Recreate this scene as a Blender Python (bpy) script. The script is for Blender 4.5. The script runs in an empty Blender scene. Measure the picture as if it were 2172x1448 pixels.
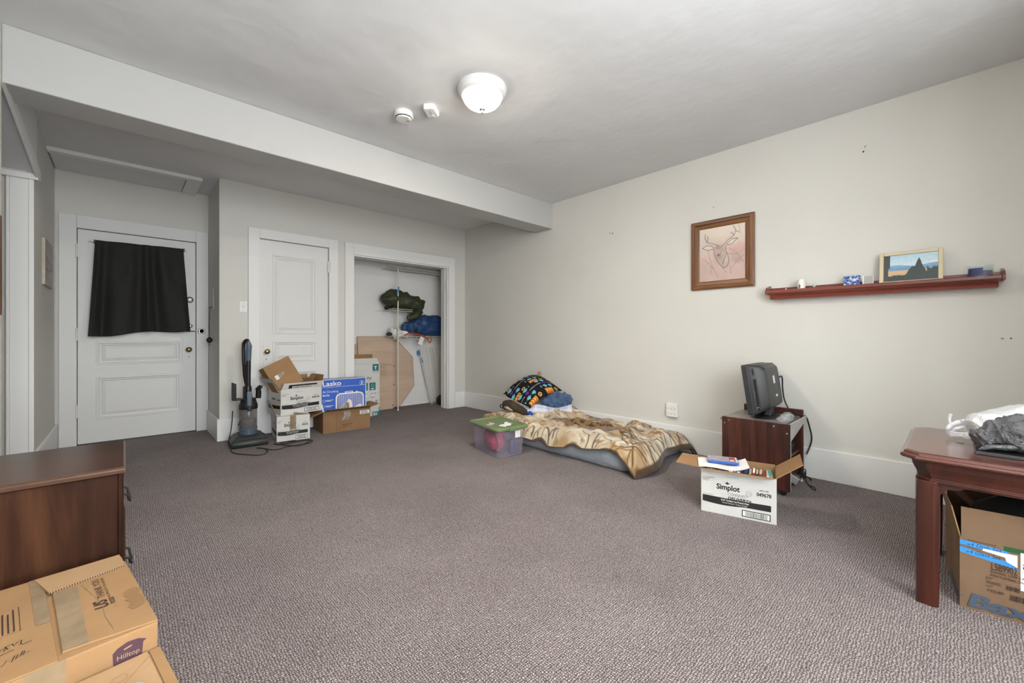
import bpy, bmesh, math, random
import numpy as np
from mathutils import Vector, Matrix, noise as mn

# ------------------------------------------------------------------ scene, camera, world, lights
SC = bpy.context.scene
COL = SC.collection
random.seed(7)
rng = np.random.default_rng(5)
R = math.radians

cd = bpy.data.cameras.new('camera'); cam = bpy.data.objects.new('camera', cd); COL.objects.link(cam)
cd.sensor_width = 36.0; cd.lens = 879.0 / 2172.0 * 36.0; cd.shift_y = -11.0 / 2172.0
cd.clip_start = 0.02; cd.clip_end = 60
cam.location = (0, 0, 1.05)
cam.rotation_euler = (R(90), 0, -math.atan2(824, 879))
SC.camera = cam

wd = bpy.data.worlds.new('daylight'); SC.world = wd; wd.use_nodes = True
bg = wd.node_tree.nodes['Background']; bg.inputs[0].default_value = (0.80, 0.90, 1.0, 1); bg.inputs[1].default_value = 1.0

def area(name, loc, rot, sx, sy, power, color):
    l = bpy.data.lights.new(name, 'AREA'); l.shape = 'RECTANGLE'; l.size = sx; l.size_y = sy
    l.energy = power; l.color = color
    o = bpy.data.objects.new(name, l); COL.objects.link(o); o.location = loc; o.rotation_euler = rot
    return o
# daylight through the two windows of the bay behind the camera: skylight slants down, light off the ground outside slants up
YREAR = -.56; YBAY = -1.50; BAY = (-.44, 2.50)
WINX = ((-.34, .58), (.68, 1.60)); WZ0, WZ1 = 0.45, 2.42
for (a, b), k in zip(WINX, (1.25, .75)):
    for nm, tilt, power, spread in (('window_skylight', -14, 56, 165), ('window_groundlight', 72, 64, 115)):
        l = area(nm, ((a + b) / 2, YBAY - .22, (WZ0 + WZ1) / 2), (R(90 + tilt), 0, 0), b - a, WZ1 - WZ0, power * k, (0.94, 0.97, 1.0))
        l.data.spread = R(spread)
LAMP_STRENGTH = 500.0
SC.view_settings.view_transform = 'Standard'; SC.view_settings.look = 'None'
SC.view_settings.gamma = 1.0; SC.view_settings.use_curve_mapping = False
SC.view_settings.exposure = 0.52

# ------------------------------------------------------------------ materials
def _new(name):
    m = bpy.data.materials.new(name); m.use_nodes = True
    nt = m.node_tree; p = nt.nodes['Principled BSDF']
    return m, nt, p
def setc(p, k, v): p.inputs[k].default_value = v
def obco(nt, scale=(1, 1, 1), rot=(0, 0, 0), kind='Object'):
    t = nt.nodes.new('ShaderNodeTexCoord'); mp = nt.nodes.new('ShaderNodeMapping')
    mp.inputs['Scale'].default_value = scale; mp.inputs['Rotation'].default_value = rot
    nt.links.new(t.outputs[kind], mp.inputs[0]); return mp.outputs[0]
def tnoise(nt, co, scale, detail=4, rough=.55, dist=0):
    n = nt.nodes.new('ShaderNodeTexNoise'); n.inputs['Scale'].default_value = scale
    n.inputs['Detail'].default_value = detail; n.inputs['Roughness'].default_value = rough
    n.inputs['Distortion'].default_value = dist
    nt.links.new(co, n.inputs['Vector']); return n.outputs['Fac']
def ramp(nt, fac, stops):
    r = nt.nodes.new('ShaderNodeValToRGB'); el = r.color_ramp.elements
    while len(el) < len(stops): el.new(.5)
    for e, (p, c) in zip(el, stops): e.position = p; e.color = (*c, 1)
    nt.links.new(fac, r.inputs[0]); return r.outputs[0]
def bump(nt, p, h, strength, dist=.01):
    b = nt.nodes.new('ShaderNodeBump'); b.inputs['Strength'].default_value = strength
    b.inputs['Distance'].default_value = dist
    nt.links.new(h, b.inputs['Height']); nt.links.new(b.outputs[0], p.inputs['Normal'])
def nmath(nt, op, a, b=None, c=None):
    n = nt.nodes.new('ShaderNodeMath'); n.operation = op
    for i, v in enumerate((a, b, c)):
        if v is None: continue
        if isinstance(v, (int, float)): n.inputs[i].default_value = v
        else: nt.links.new(v, n.inputs[i])
    return n.outputs[0]

def M(name, c, rough=.5, metal=0, var=.08, vscale=9, bmp=0, bscale=60, spec=.5, sheen=0, alpha=1, trans=0, ior=1.45, coat=0):
    m, nt, p = _new(name)
    co = obco(nt)
    lo = tuple(x * (1 - var) for x in c); hi = tuple(min(1, x * (1 + var)) for x in c)
    nt.links.new(ramp(nt, tnoise(nt, co, vscale), [(.3, lo), (.7, hi)]), p.inputs['Base Color'])
    setc(p, 'Roughness', rough); setc(p, 'Metallic', metal); setc(p, 'Specular IOR Level', spec); setc(p, 'IOR', ior)
    setc(p, 'Sheen Weight', sheen); setc(p, 'Alpha', alpha); setc(p, 'Transmission Weight', trans); setc(p, 'Coat Weight', coat)
    if bmp: bump(nt, p, tnoise(nt, co, bscale, 3), bmp)
    return m

def wood(name, dark, mid, light, axis='z', rough=.35, f=1.0, coat=0.0, wob=.6, spec=.5):
    m, nt, p = _new(name)
    s = {'x': (1.2, 14, 14), 'y': (14, 1.2, 14), 'z': (14, 14, 1.2)}[axis]
    co = obco(nt, tuple(k * f for k in s))
    n1 = tnoise(nt, co, 1.0, 5, .6, wob)
    co2 = obco(nt, tuple(k * 7 * f for k in s)); n2 = tnoise(nt, co2, 1.0, 2)
    mix = nmath(nt, 'ADD', nmath(nt, 'MULTIPLY', n1, .8), nmath(nt, 'MULTIPLY', n2, .2))
    nt.links.new(ramp(nt, mix, [(.30, dark), (.5, mid), (.70, light)]), p.inputs['Base Color'])
    setc(p, 'Roughness', rough); setc(p, 'Coat Weight', coat); setc(p, 'Coat Roughness', .2); setc(p, 'Specular IOR Level', spec)
    bump(nt, p, n2, .06, .004)
    return m

def painted(name, c, rough=.6, big=.02, bmp=.1):
    """wall paint: broad uneven tone, fine roller relief"""
    m, nt, p = _new(name); co = obco(nt)
    n = tnoise(nt, co, 1.3, 4, .6); lo = tuple(x * (1 - big) for x in c); hi = tuple(min(1, x * (1 + big)) for x in c)
    nt.links.new(ramp(nt, n, [(.3, lo), (.7, hi)]), p.inputs['Base Color'])
    setc(p, 'Roughness', rough); setc(p, 'Specular IOR Level', .3)
    h = nmath(nt, 'ADD', nmath(nt, 'MULTIPLY', tnoise(nt, co, 2.2, 3), 3.0), nmath(nt, 'MULTIPLY', tnoise(nt, co, 70, 2), .12))
    bump(nt, p, h, bmp, .02)
    return m

def attrmat(name, rough=.8, sheen=0, spec=.3, bmp=0, bscale=200, coat=0):
    m, nt, p = _new(name); a = nt.nodes.new('ShaderNodeAttribute'); a.attribute_name = 'Col'
    nt.links.new(a.outputs['Color'], p.inputs['Base Color'])
    setc(p, 'Roughness', rough); setc(p, 'Sheen Weight', sheen); setc(p, 'Specular IOR Level', spec); setc(p, 'Coat Weight', coat)
    if bmp: bump(nt, p, tnoise(nt, obco(nt), bscale, 3), bmp)
    return m

def clearmat(name, tint, clear=.8, rough=.08, body=None, crinkle=0):
    """thin clear or cloudy plastic / glass: partly see-through, partly glossy"""
    m, nt, p = _new(name); out = nt.nodes['Material Output']
    tr = nt.nodes.new('ShaderNodeBsdfTransparent'); tr.inputs[0].default_value = (*tint, 1)
    mx = nt.nodes.new('ShaderNodeMixShader')
    setc(p, 'Base Color', (*(body or tint), 1)); setc(p, 'Roughness', rough)
    if crinkle: bump(nt, p, tnoise(nt, obco(nt), 26, 4, .6, 1.2), crinkle, .03)
    n = tnoise(nt, obco(nt), 5, 2)
    nt.links.new(nmath(nt, 'ADD', nmath(nt, 'MULTIPLY', nmath(nt, 'SUBTRACT', n, .5), .1), clear), mx.inputs[0])
    nt.links.new(p.outputs[0], mx.inputs[1]); nt.links.new(tr.outputs[0], mx.inputs[2])
    nt.links.new(mx.outputs[0], out.inputs[0]); return m

def emit(name, c, s):
    # frosted bowl glow: emission strongest facing down, sides dimmed to keep light off ceiling
    m, nt, p = _new(name); out = nt.nodes['Material Output']; e = nt.nodes.new('ShaderNodeEmission')
    n = tnoise(nt, obco(nt), 9, 2)
    nt.links.new(ramp(nt, n, [(.38, (c[0], c[1] * .93, c[2] * .78)), (.52, c)]), e.inputs[0]); ge = nt.nodes.new('ShaderNodeNewGeometry'); sp = nt.nodes.new('ShaderNodeSeparateXYZ'); nt.links.new(ge.outputs['Normal'], sp.inputs[0])
    nt.links.new(nmath(nt, 'MULTIPLY', nmath(nt, 'ADD', nmath(nt, 'POWER', nmath(nt, 'MAXIMUM', nmath(nt, 'MULTIPLY', sp.outputs[2], -1.0), 0.0), 8.0), .006), s), e.inputs[1])
    nt.links.new(e.outputs[0], out.inputs[0]); return m

def carpet_mat():
    m, nt, p = _new('berber_carpet')
    t = nt.nodes.new('ShaderNodeTexCoord')
    wn = nt.nodes.new('ShaderNodeTexNoise'); wn.inputs['Scale'].default_value = 75; wn.inputs['Detail'].default_value = 2
    nt.links.new(t.outputs['Object'], wn.inputs['Vector'])
    vs = nt.nodes.new('ShaderNodeVectorMath'); vs.operation = 'MULTIPLY_ADD'
    nt.links.new(wn.outputs['Color'], vs.inputs[0]); vs.inputs[1].default_value = (.016, .016, 0); nt.links.new(t.outputs['Object'], vs.inputs[2])
    sp = nt.nodes.new('ShaderNodeSeparateXYZ'); nt.links.new(vs.outputs[0], sp.inputs[0])
    k = math.pi / .0085
    a = nmath(nt, 'SINE', nmath(nt, 'MULTIPLY', sp.outputs[0], k)); b = nmath(nt, 'SINE', nmath(nt, 'MULTIPLY', sp.outputs[1], k))
    h = nmath(nt, 'ABSOLUTE', nmath(nt, 'MULTIPLY', a, b))
    n = tnoise(nt, t.outputs['Object'], 150, 3, .7)
    big = tnoise(nt, t.outputs['Object'], 1.7, 4, .6)
    v = nmath(nt, 'ADD', nmath(nt, 'MULTIPLY', h, .55), nmath(nt, 'MULTIPLY', n, .82))
    v = nmath(nt, 'ADD', v, nmath(nt, 'MULTIPLY', nmath(nt, 'SUBTRACT', big, .5), .22))
    c = ramp(nt, v, [(.28, (.022, .016, .016)), (.60, (.142, .106, .103)), (.96, (.48, .415, .41))])
    nt.links.new(c, p.inputs['Base Color']); setc(p, 'Roughness', .95); setc(p, 'Specular IOR Level', .1); setc(p, 'Sheen Weight', .15)
    bump(nt, p, v, .9, .006)
    return m

MT = dict(
    carpet=carpet_mat(),
    wall=painted('wall_paint', (.66, .645, .605)),
    ceil=painted('ceiling_paint', (.73, .735, .745), .7, .03, .3),
    beam=painted('beam_paint_dimmed', (.50, .50, .49), .6, .015, .1),  # darker than real paint: weaker light on the beam put into its colour
    trim=painted('trim_white', (.80, .795, .78), .4, .015, .05),
    dooro=painted('door_white', (.74, .735, .725), .4, .02, .06),
    closet=painted('closet_white', (.84, .82, .81), .6, .02, .06),
    black=M('black_plastic', (.012, .012, .013), .38, var=.2),
    blackm=M('black_matte', (.018, .018, .018), .7, var=.2),
    dgrey=M('dark_grey_plastic', (.035, .037, .040), .45, var=.15),
    tvback=M('tv_shell', (.030, .031, .033), .42, var=.15, bmp=.05, bscale=300),
    bluegrey=M('blue_grey_plastic', (.085, .125, .175), .35, var=.1),
    brass=M('aged_brass', (.34, .26, .14), .32, 1, .3),
    chrome=M('worn_metal', (.45, .42, .38), .35, 1, .3),
    white=M('white_plastic', (.78, .77, .75), .35, var=.03),
    wire=M('white_wire', (.68, .64, .56), .45, var=.05),
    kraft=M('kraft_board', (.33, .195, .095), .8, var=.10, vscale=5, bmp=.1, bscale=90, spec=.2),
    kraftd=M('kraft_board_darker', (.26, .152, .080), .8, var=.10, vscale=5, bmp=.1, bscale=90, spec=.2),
    kraftshade=M('kraft_board_shaded', (.19, .120, .072), .8, var=.10, vscale=5, bmp=.1, bscale=90, spec=.2),  # under-table shade put into the board colour
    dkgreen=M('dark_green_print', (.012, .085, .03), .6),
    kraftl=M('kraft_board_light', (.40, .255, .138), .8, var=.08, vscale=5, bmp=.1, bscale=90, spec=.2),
    wboard=M('white_board', (.62, .61, .585), .6, var=.04, vscale=6, bmp=.05, spec=.3),
    lasko=M('fan_carton_blue', (.045, .125, .52), .4, var=.08),
    teal=M('teal_print', (.012, .17, .16), .5, var=.08),
    ink=M('black_ink', (.016, .015, .015), .6, var=.2),
    inkb=M('brown_black_ink', (.045, .026, .022), .6, var=.2),
    inkg=M('grey_ink', (.42, .41, .39), .7, var=.1),
    inkblue=M('slate_blue_ink', (.06, .085, .13), .7, var=.15),
    paper=M('white_paper', (.80, .79, .77), .7, var=.04),
    tape=M('packing_tape', (.27, .20, .125), .22, var=.22, vscale=14, bmp=.1, bscale=30, coat=.2),
    bluetape=M('blue_painter_tape', (.035, .25, .62), .6, var=.08),
    green=M('green_lid', (.150, .205, .090), .4, var=.08),
    dresser=wood('dresser_walnut', (.007, .0024, .001), (.034, .0115, .005), (.086, .034, .014), 'z', .55, .42, 0, 2.4, .12),
    dtop=wood('dresser_top_walnut', (.026, .010, .005), (.058, .025, .013), (.090, .044, .024), 'x', .25, .45, .0, 1.0, .4),
    cherry=wood('cherry_table', (.026, .0055, .003), (.055, .012, .006), (.095, .023, .011), 'z', .3, .6, .25),
    cherryt=wood('cherry_table_top', (.070, .018, .011), (.110, .031, .019), (.150, .046, .028), 'y', .2, .5, .5),
    mahog=wood('stand_mahogany', (.012, .0035, .0025), (.045, .012, .008), (.105, .034, .020), 'z', .4, 1.1, .1),
    shelfw=wood('shelf_red_wood', (.11, .018, .012), (.19, .038, .024), (.27, .070, .042), 'y', .3, .8, .3),
    framew=wood('frame_brown_wood', (.060, .020, .006), (.165, .065, .020), (.27, .12, .040), 'z', .4, 1.0),
    frameh=wood('frame_brown_wood_cross', (.060, .020, .006), (.165, .065, .020), (.27, .12, .040), 'y', .4, 1.0),
    maple=wood('maple_laminate', (.50, .36, .26), (.58, .43, .32), (.66, .50, .385), 'x', .35, .7),
    mapedge=M('maple_edge', (.33, .22, .13), .5),
    cream=M('cream_frame', (.62, .54, .36), .4, var=.06),
    mattress=M('grey_mattress', (.31, .34, .38), .42, var=.10, vscale=6, bmp=.5, bscale=13, sheen=.2),
    blanket=attrmat('printed_fleece', .9, .25, .1, .25, 260),
    pillow=attrmat('printed_cotton', .9, .0, .15, .15, 200),
    art=attrmat('art_print', .35, 0, .5),
    denim=M('denim_plush', (.060, .105, .20), .95, var=.30, vscale=22, bmp=.6, bscale=60, sheen=.1),
    plaid=attrmat('plaid_cotton', .9, 0, .2, .2, 120),
    olive=M('olive_nylon', (.040, .046, .022), .5, var=.15, vscale=12, bmp=.35, bscale=28),
    navy=M('navy_nylon', (.022, .060, .165), .42, var=.15, vscale=12, bmp=.35, bscale=28),
    slip=M('brown_suede', (.050, .034, .022), .9, var=.25, bmp=.3),
    slipin=M('cream_fleece', (.52, .43, .31), .95, var=.15, bmp=.4),
    royal=M('royal_blue_cloth', (.015, .07, .36), .8),
    red=M('orange_red_strap', (.50, .075, .02), .6),
    pink=M('pink_cloth', (.50, .045, .11), .8, var=.3, vscale=14),
    curtain=M('black_curtain', (.0115, .0108, .0102), .75, var=.3, vscale=60, bmp=.15, bscale=250, sheen=.05),
    canvas=M('canvas_edge', (.48, .43, .36), .8, var=.15, vscale=30),
    lamp=emit('lit_lamp_glass', (1.0, .92, .80), LAMP_STRENGTH),
    glass=clearmat('window_glass', (.97, .98, .97), .93, .03),
    jar=clearmat('jar_glass', (.95, .97, .97), .90, .03, (.75, .8, .82)),
    cloudy=clearmat('cloudy_tote_plastic', (.93, .90, .94), .76, .3, (.60, .56, .66)),
    bin=clearmat('vacuum_bin_plastic', (.62, .58, .56), .62, .08, (.30, .29, .29)),
    film=clearmat('clear_film', (.95, .96, .97), .72, .1, (.8, .82, .85), .7),
    wbag=clearmat('white_bag_film', (.95, .95, .96), .14, .35, (.82, .83, .85), .5),
    gbag=clearmat('grey_bag_film', (.55, .55, .57), .22, .25, (.155, .155, .165), .9),
    dust=M('vacuum_dust', (.13, .095, .08), .95, var=.5, vscale=60, bmp=.5),
    wax=M('blue_wax', (.010, .025, .12), .4),
    navyl=M('navy_label', (.045, .055, .16), .5),
    skyblue=M('pale_blue_cloth', (.40, .47, .60), .8),
    screen=M('black_screen', (.006, .006, .007), .12),
    silver=M('silver_plastic', (.40, .40, .41), .35, .3),
    purple=M('purple_ink', (.075, .035, .05), .6),
    stain=M('damp_stain', (.26, .145, .065), .7),
)

# ------------------------------------------------------------------ mesh builders
class B:
    def __init__(s): s.bm = bmesh.new()
    def poly(s, pts, mi=0):
        vs = [s.bm.verts.new(p) for p in pts]
        f = s.bm.faces.new(vs); f.material_index = mi; return f
    def box(s, x0, x1, y0, y1, z0, z1, mi=0, mis=None):
        v = [s.bm.verts.new((x, y, z)) for x in (x0, x1) for y in (y0, y1) for z in (z0, z1)]
        for i, q in enumerate(((0, 1, 3, 2), (4, 6, 7, 5), (0, 4, 5, 1), (2, 3, 7, 6), (0, 2, 6, 4), (1, 5, 7, 3))):  # -x +x -y +y -z +z
            f = s.bm.faces.new([v[k] for k in q]); f.material_index = mis[i] if mis else mi
        return s
    def hexa(s, p, mi=0, mis=None):   # p: 4 bottom + 4 top points
        v = [s.bm.verts.new(q) for q in p]
        for i, q in enumerate(((0, 3, 2, 1), (4, 5, 6, 7), (0, 1, 5, 4), (1, 2, 6, 5), (2, 3, 7, 6), (3, 0, 4, 7))):
            f = s.bm.faces.new([v[k] for k in q]); f.material_index = mis[i] if mis else mi
        return s
    def prism(s, pts, ax, a, b, mi=0):
        """extrude a 2-D outline along axis ax between a and b"""
        def P(p, t):
            return {'x': (t, p[0], p[1]), 'y': (p[0], t, p[1]), 'z': (p[0], p[1], t)}[ax]
        lo = [s.bm.verts.new(P(p, a)) for p in pts]; hi = [s.bm.verts.new(P(p, b)) for p in pts]
        n = len(pts)
        s.bm.faces.new(lo[::-1]).material_index = mi; s.bm.faces.new(hi).material_index = mi
        for i in range(n):
            s.bm.faces.new((lo[i], lo[(i + 1) % n], hi[(i + 1) % n], hi[i])).material_index = mi
        return s
    def loft(s, rings, cap=True, mi=0):
        rs = [[s.bm.verts.new(p) for p in r] for r in rings]; n = len(rs[0])
        for a, b in zip(rs, rs[1:]):
            for i in range(n):
                s.bm.faces.new((a[i], a[(i + 1) % n], b[(i + 1) % n], b[i])).material_index = mi
        if cap:
            s.bm.faces.new(rs[0][::-1]).material_index = mi; s.bm.faces.new(rs[-1]).material_index = mi
        return s
    def lathe(s, prof, n=24, c=(0, 0, 0), ax='z', mi=0):
        rings = []
        for r, z in prof:
            ring = []
            for i in range(n):
                a = 2 * math.pi * i / n; x, y = max(r, 1e-4) * math.cos(a), max(r, 1e-4) * math.sin(a)
                q = {'z': (x, y, z), 'y': (x, z, y), 'x': (z, x, y)}[ax]
                ring.append((c[0] + q[0], c[1] + q[1], c[2] + q[2]))
            rings.append(ring)
        return s.loft(rings, True, mi)
    def tube(s, pts, r, n=6, mi=0, closed=False, smooth=0):
        pts = [Vector(p) for p in pts]
        for _ in range(smooth):
            q = [pts[0]] if not closed else []
            L = len(pts)
            for i in range(L - (0 if closed else 1)):
                a, b = pts[i], pts[(i + 1) % L]; q += [a * .75 + b * .25, a * .25 + b * .75]
            if not closed: q.append(pts[-1])
            pts = q
        L = len(pts); rings = []; up = None
        for i in range(L):
            if closed: t = (pts[(i + 1) % L] - pts[i - 1])
            else: t = pts[min(i + 1, L - 1)] - pts[max(i - 1, 0)]
            t = t.normalized() if t.length > 1e-9 else Vector((0, 0, 1))
            if up is None: up = t.orthogonal().normalized()
            else:
                up = up - t * up.dot(t); up = up.normalized() if up.length > 1e-6 else t.orthogonal().normalized()
            w = t.cross(up); rr = r[i * len(r) // L] if isinstance(r, (list, tuple)) else r
            rings.append([pts[i] + up * rr * math.cos(2 * math.pi * k / n) + w * rr * math.sin(2 * math.pi * k / n) for k in range(n)])
        if closed: rings.append(rings[0]); return s.loft(rings, False, mi)
        return s.loft(rings, True, mi)
    def sweep(s, pts, radii, n=20, amp=0, nsc=8, sub=6, seed=0, mi=0):
        """soft lump: closed body along a path; radii are (across, up) pairs"""
        pts = [Vector(p) for p in pts]; P = []; Q = []
        for i in range(len(pts) - 1):
            for k in range(sub):
                t = k / sub; t2 = t * t * (3 - 2 * t)
                P.append(pts[i].lerp(pts[i + 1], t)); Q.append((radii[i][0] * (1 - t2) + radii[i + 1][0] * t2, radii[i][1] * (1 - t2) + radii[i + 1][1] * t2))
        P.append(pts[-1]); Q.append(radii[-1]); rings = []
        for i, p in enumerate(P):
            t = (P[min(i + 1, len(P) - 1)] - P[max(i - 1, 0)]).normalized()
            upv = Vector((0, 0, 1)) if abs(t.z) < .9 else Vector((1, 0, 0))
            w = t.cross(upv).normalized(); u = w.cross(t); ring = []
            for k in range(n):
                a = 2 * math.pi * k / n; d = w * Q[i][0] * math.cos(a) + u * Q[i][1] * math.sin(a); q = p + d
                if amp:
                    nv = mn.noise(q * nsc + Vector((seed, 0, 0))) + .5 * abs(mn.noise(q * nsc * 2.3 + Vector((0, seed, 0))))
                    q = q + d.normalized() * amp * nv
                ring.append(q)
            rings.append(ring)
        return s.loft(rings, True, mi)

def smooth_mesh(me, ang=40):
    me.shade_smooth()
    me.set_sharp_from_angle(angle=R(ang))

def obj(name, b, mats, parent=None, bevel=0, seg=2, smooth=None, solid=0, sub=0, label=None, kind=None):
    if isinstance(b, B):
        bmesh.ops.recalc_face_normals(b.bm, faces=b.bm.faces)
        me = bpy.data.meshes.new(name); b.bm.to_mesh(me); b.bm.free()
    else: me = b; me.name = name
    for m in (mats if isinstance(mats, (list, tuple)) else [mats]): me.materials.append(MT[m])
    o = bpy.data.objects.new(name, me); COL.objects.link(o)
    if parent: o.parent = parent
    if smooth: smooth_mesh(me, smooth)
    if solid:
        md = o.modifiers.new('thickness', 'SOLIDIFY'); md.thickness = solid; md.offset = 0
    if bevel:
        md = o.modifiers.new('edge', 'BEVEL'); md.width = bevel; md.segments = seg; md.limit_method = 'ANGLE'; md.angle_limit = R(35)
    if sub:
        md = o.modifiers.new('soft', 'SUBSURF'); md.levels = sub; md.render_levels = sub
    if label: o['label'] = label
    if kind: o['kind'] = kind
    return o

def thing(name, label, cat, loc=(0, 0, 0), rz=0, group=None, kind=None):
    o = bpy.data.objects.new(name, None); COL.objects.link(o); o.location = loc; o.rotation_euler = (0, 0, R(rz))
    o.empty_display_size = .1; o['label'] = label; o['category'] = cat
    if group: o['group'] = group
    if kind: o['kind'] = kind
    return o
def tag(o, label, cat, group=None, kind=None):
    o['label'] = label; o['category'] = cat
    if group: o['group'] = group
    if kind: o['kind'] = kind
    return o

def grid_mesh(F, nu, nv, colfn=None, closed_back=None):
    """F(U,V)->X,Y,Z numpy arrays over a nu x nv lattice; colfn(U,V)->rgb array"""
    u = np.linspace(0, 1, nu); v = np.linspace(0, 1, nv); U, V = np.meshgrid(u, v, indexing='ij')
    X, Y, Z = F(U, V); vs = np.stack([X, Y, Z], -1).reshape(-1, 3)
    idx = np.arange(nu * nv).reshape(nu, nv)
    fs = np.stack([idx[:-1, :-1], idx[1:, :-1], idx[1:, 1:], idx[:-1, 1:]], -1).reshape(-1, 4)
    cols = colfn(U, V).reshape(-1, 3) if colfn else None
    if closed_back is not None:
        X, Y, Z = closed_back(U, V); v2 = np.stack([X, Y, Z], -1).reshape(-1, 3)
        f2 = fs[:, ::-1] + nu * nv; vs = np.concatenate([vs, v2]); fs = np.concatenate([fs, f2])
        if cols is not None: cols = np.concatenate([cols, cols])
    me = bpy.data.meshes.new('sheet'); me.from_pydata(vs.tolist(), [], fs.tolist()); me.update()
    if closed_back is not None:
        bm = bmesh.new(); bm.from_mesh(me)
        if cols is not None:
            pass
        bmesh.ops.remove_doubles(bm, verts=bm.verts, dist=1e-5)
        me2 = bpy.data.meshes.new('sheet')
        bm.to_mesh(me2); bm.free()
        if cols is not None:
            # recover colours by nearest original vertex (order kept for survivors)
            from mathutils import kdtree
            kd = kdtree.KDTree(len(vs))
            for i, q in enumerate(vs): kd.insert(q, i)
            kd.balance()
            cols = np.array([cols[kd.find(w.co)[1]] for w in me2.vertices])
        me = me2
    if cols is not None:
        a = me.color_attributes.new('Col', 'FLOAT_COLOR', 'POINT')
        c4 = np.ones((len(cols), 4), dtype=np.float32); c4[:, :3] = np.clip(cols, 0, 1)
        a.data.foreach_set('color', c4.ravel())
    return me

def npnoise(x, y, sc, seed=0):
    """smooth value noise on numpy arrays, 0..1"""
    r = np.random.default_rng(seed); T = r.random((64, 64))
    x = x * sc; y = y * sc; xi = np.floor(x).astype(int); yi = np.floor(y).astype(int); fx = x - xi; fy = y - yi
    fx = fx * fx * (3 - 2 * fx); fy = fy * fy * (3 - 2 * fy)
    g = lambda a, b: T[a % 64, b % 64]
    return (g(xi, yi) * (1 - fx) + g(xi + 1, yi) * fx) * (1 - fy) + (g(xi, yi + 1) * (1 - fx) + g(xi + 1, yi + 1) * fx) * fy
def fbm(x, y, sc, seed=0, o=4):
    s = 0; a = .5
    for k in range(o): s = s + a * npnoise(x, y, sc * 2 ** k, seed + k); a *= .5
    return s / (1 - .5 ** o)
def segdist(X, Y, pts):
    d = np.full(X.shape, 9.0)
    for (x0, y0), (x1, y1) in zip(pts, pts[1:]):
        dx, dy = x1 - x0, y1 - y0; L = dx * dx + dy * dy + 1e-12
        t = np.clip(((X - x0) * dx + (Y - y0) * dy) / L, 0, 1)
        d = np.minimum(d, np.hypot(X - x0 - t * dx, Y - y0 - t * dy))
    return d
def blend(C, col, a):
    return C * (1 - a[..., None]) + np.array(col) * a[..., None]

_tc = {}
def text_mesh(s, bold):
    k = (s, bold)
    if k in _tc: return _tc[k]
    cu = bpy.data.curves.new('t', 'FONT'); cu.body = s; cu.offset = bold; cu.resolution_u = 3; cu.size = 1
    o = bpy.data.objects.new('t', cu); COL.objects.link(o); bpy.context.view_layer.update()
    me = bpy.data.meshes.new_from_object(o.evaluated_get(bpy.context.evaluated_depsgraph_get()))
    v = np.array([w.co[:2] for w in me.vertices]) if len(me.vertices) else np.zeros((1, 2))
    f = [tuple(p.vertices) for p in me.polygons]
    COL.objects.unlink(o); bpy.data.objects.remove(o); bpy.data.meshes.remove(me)
    _tc[k] = (v, f); return v, f

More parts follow.
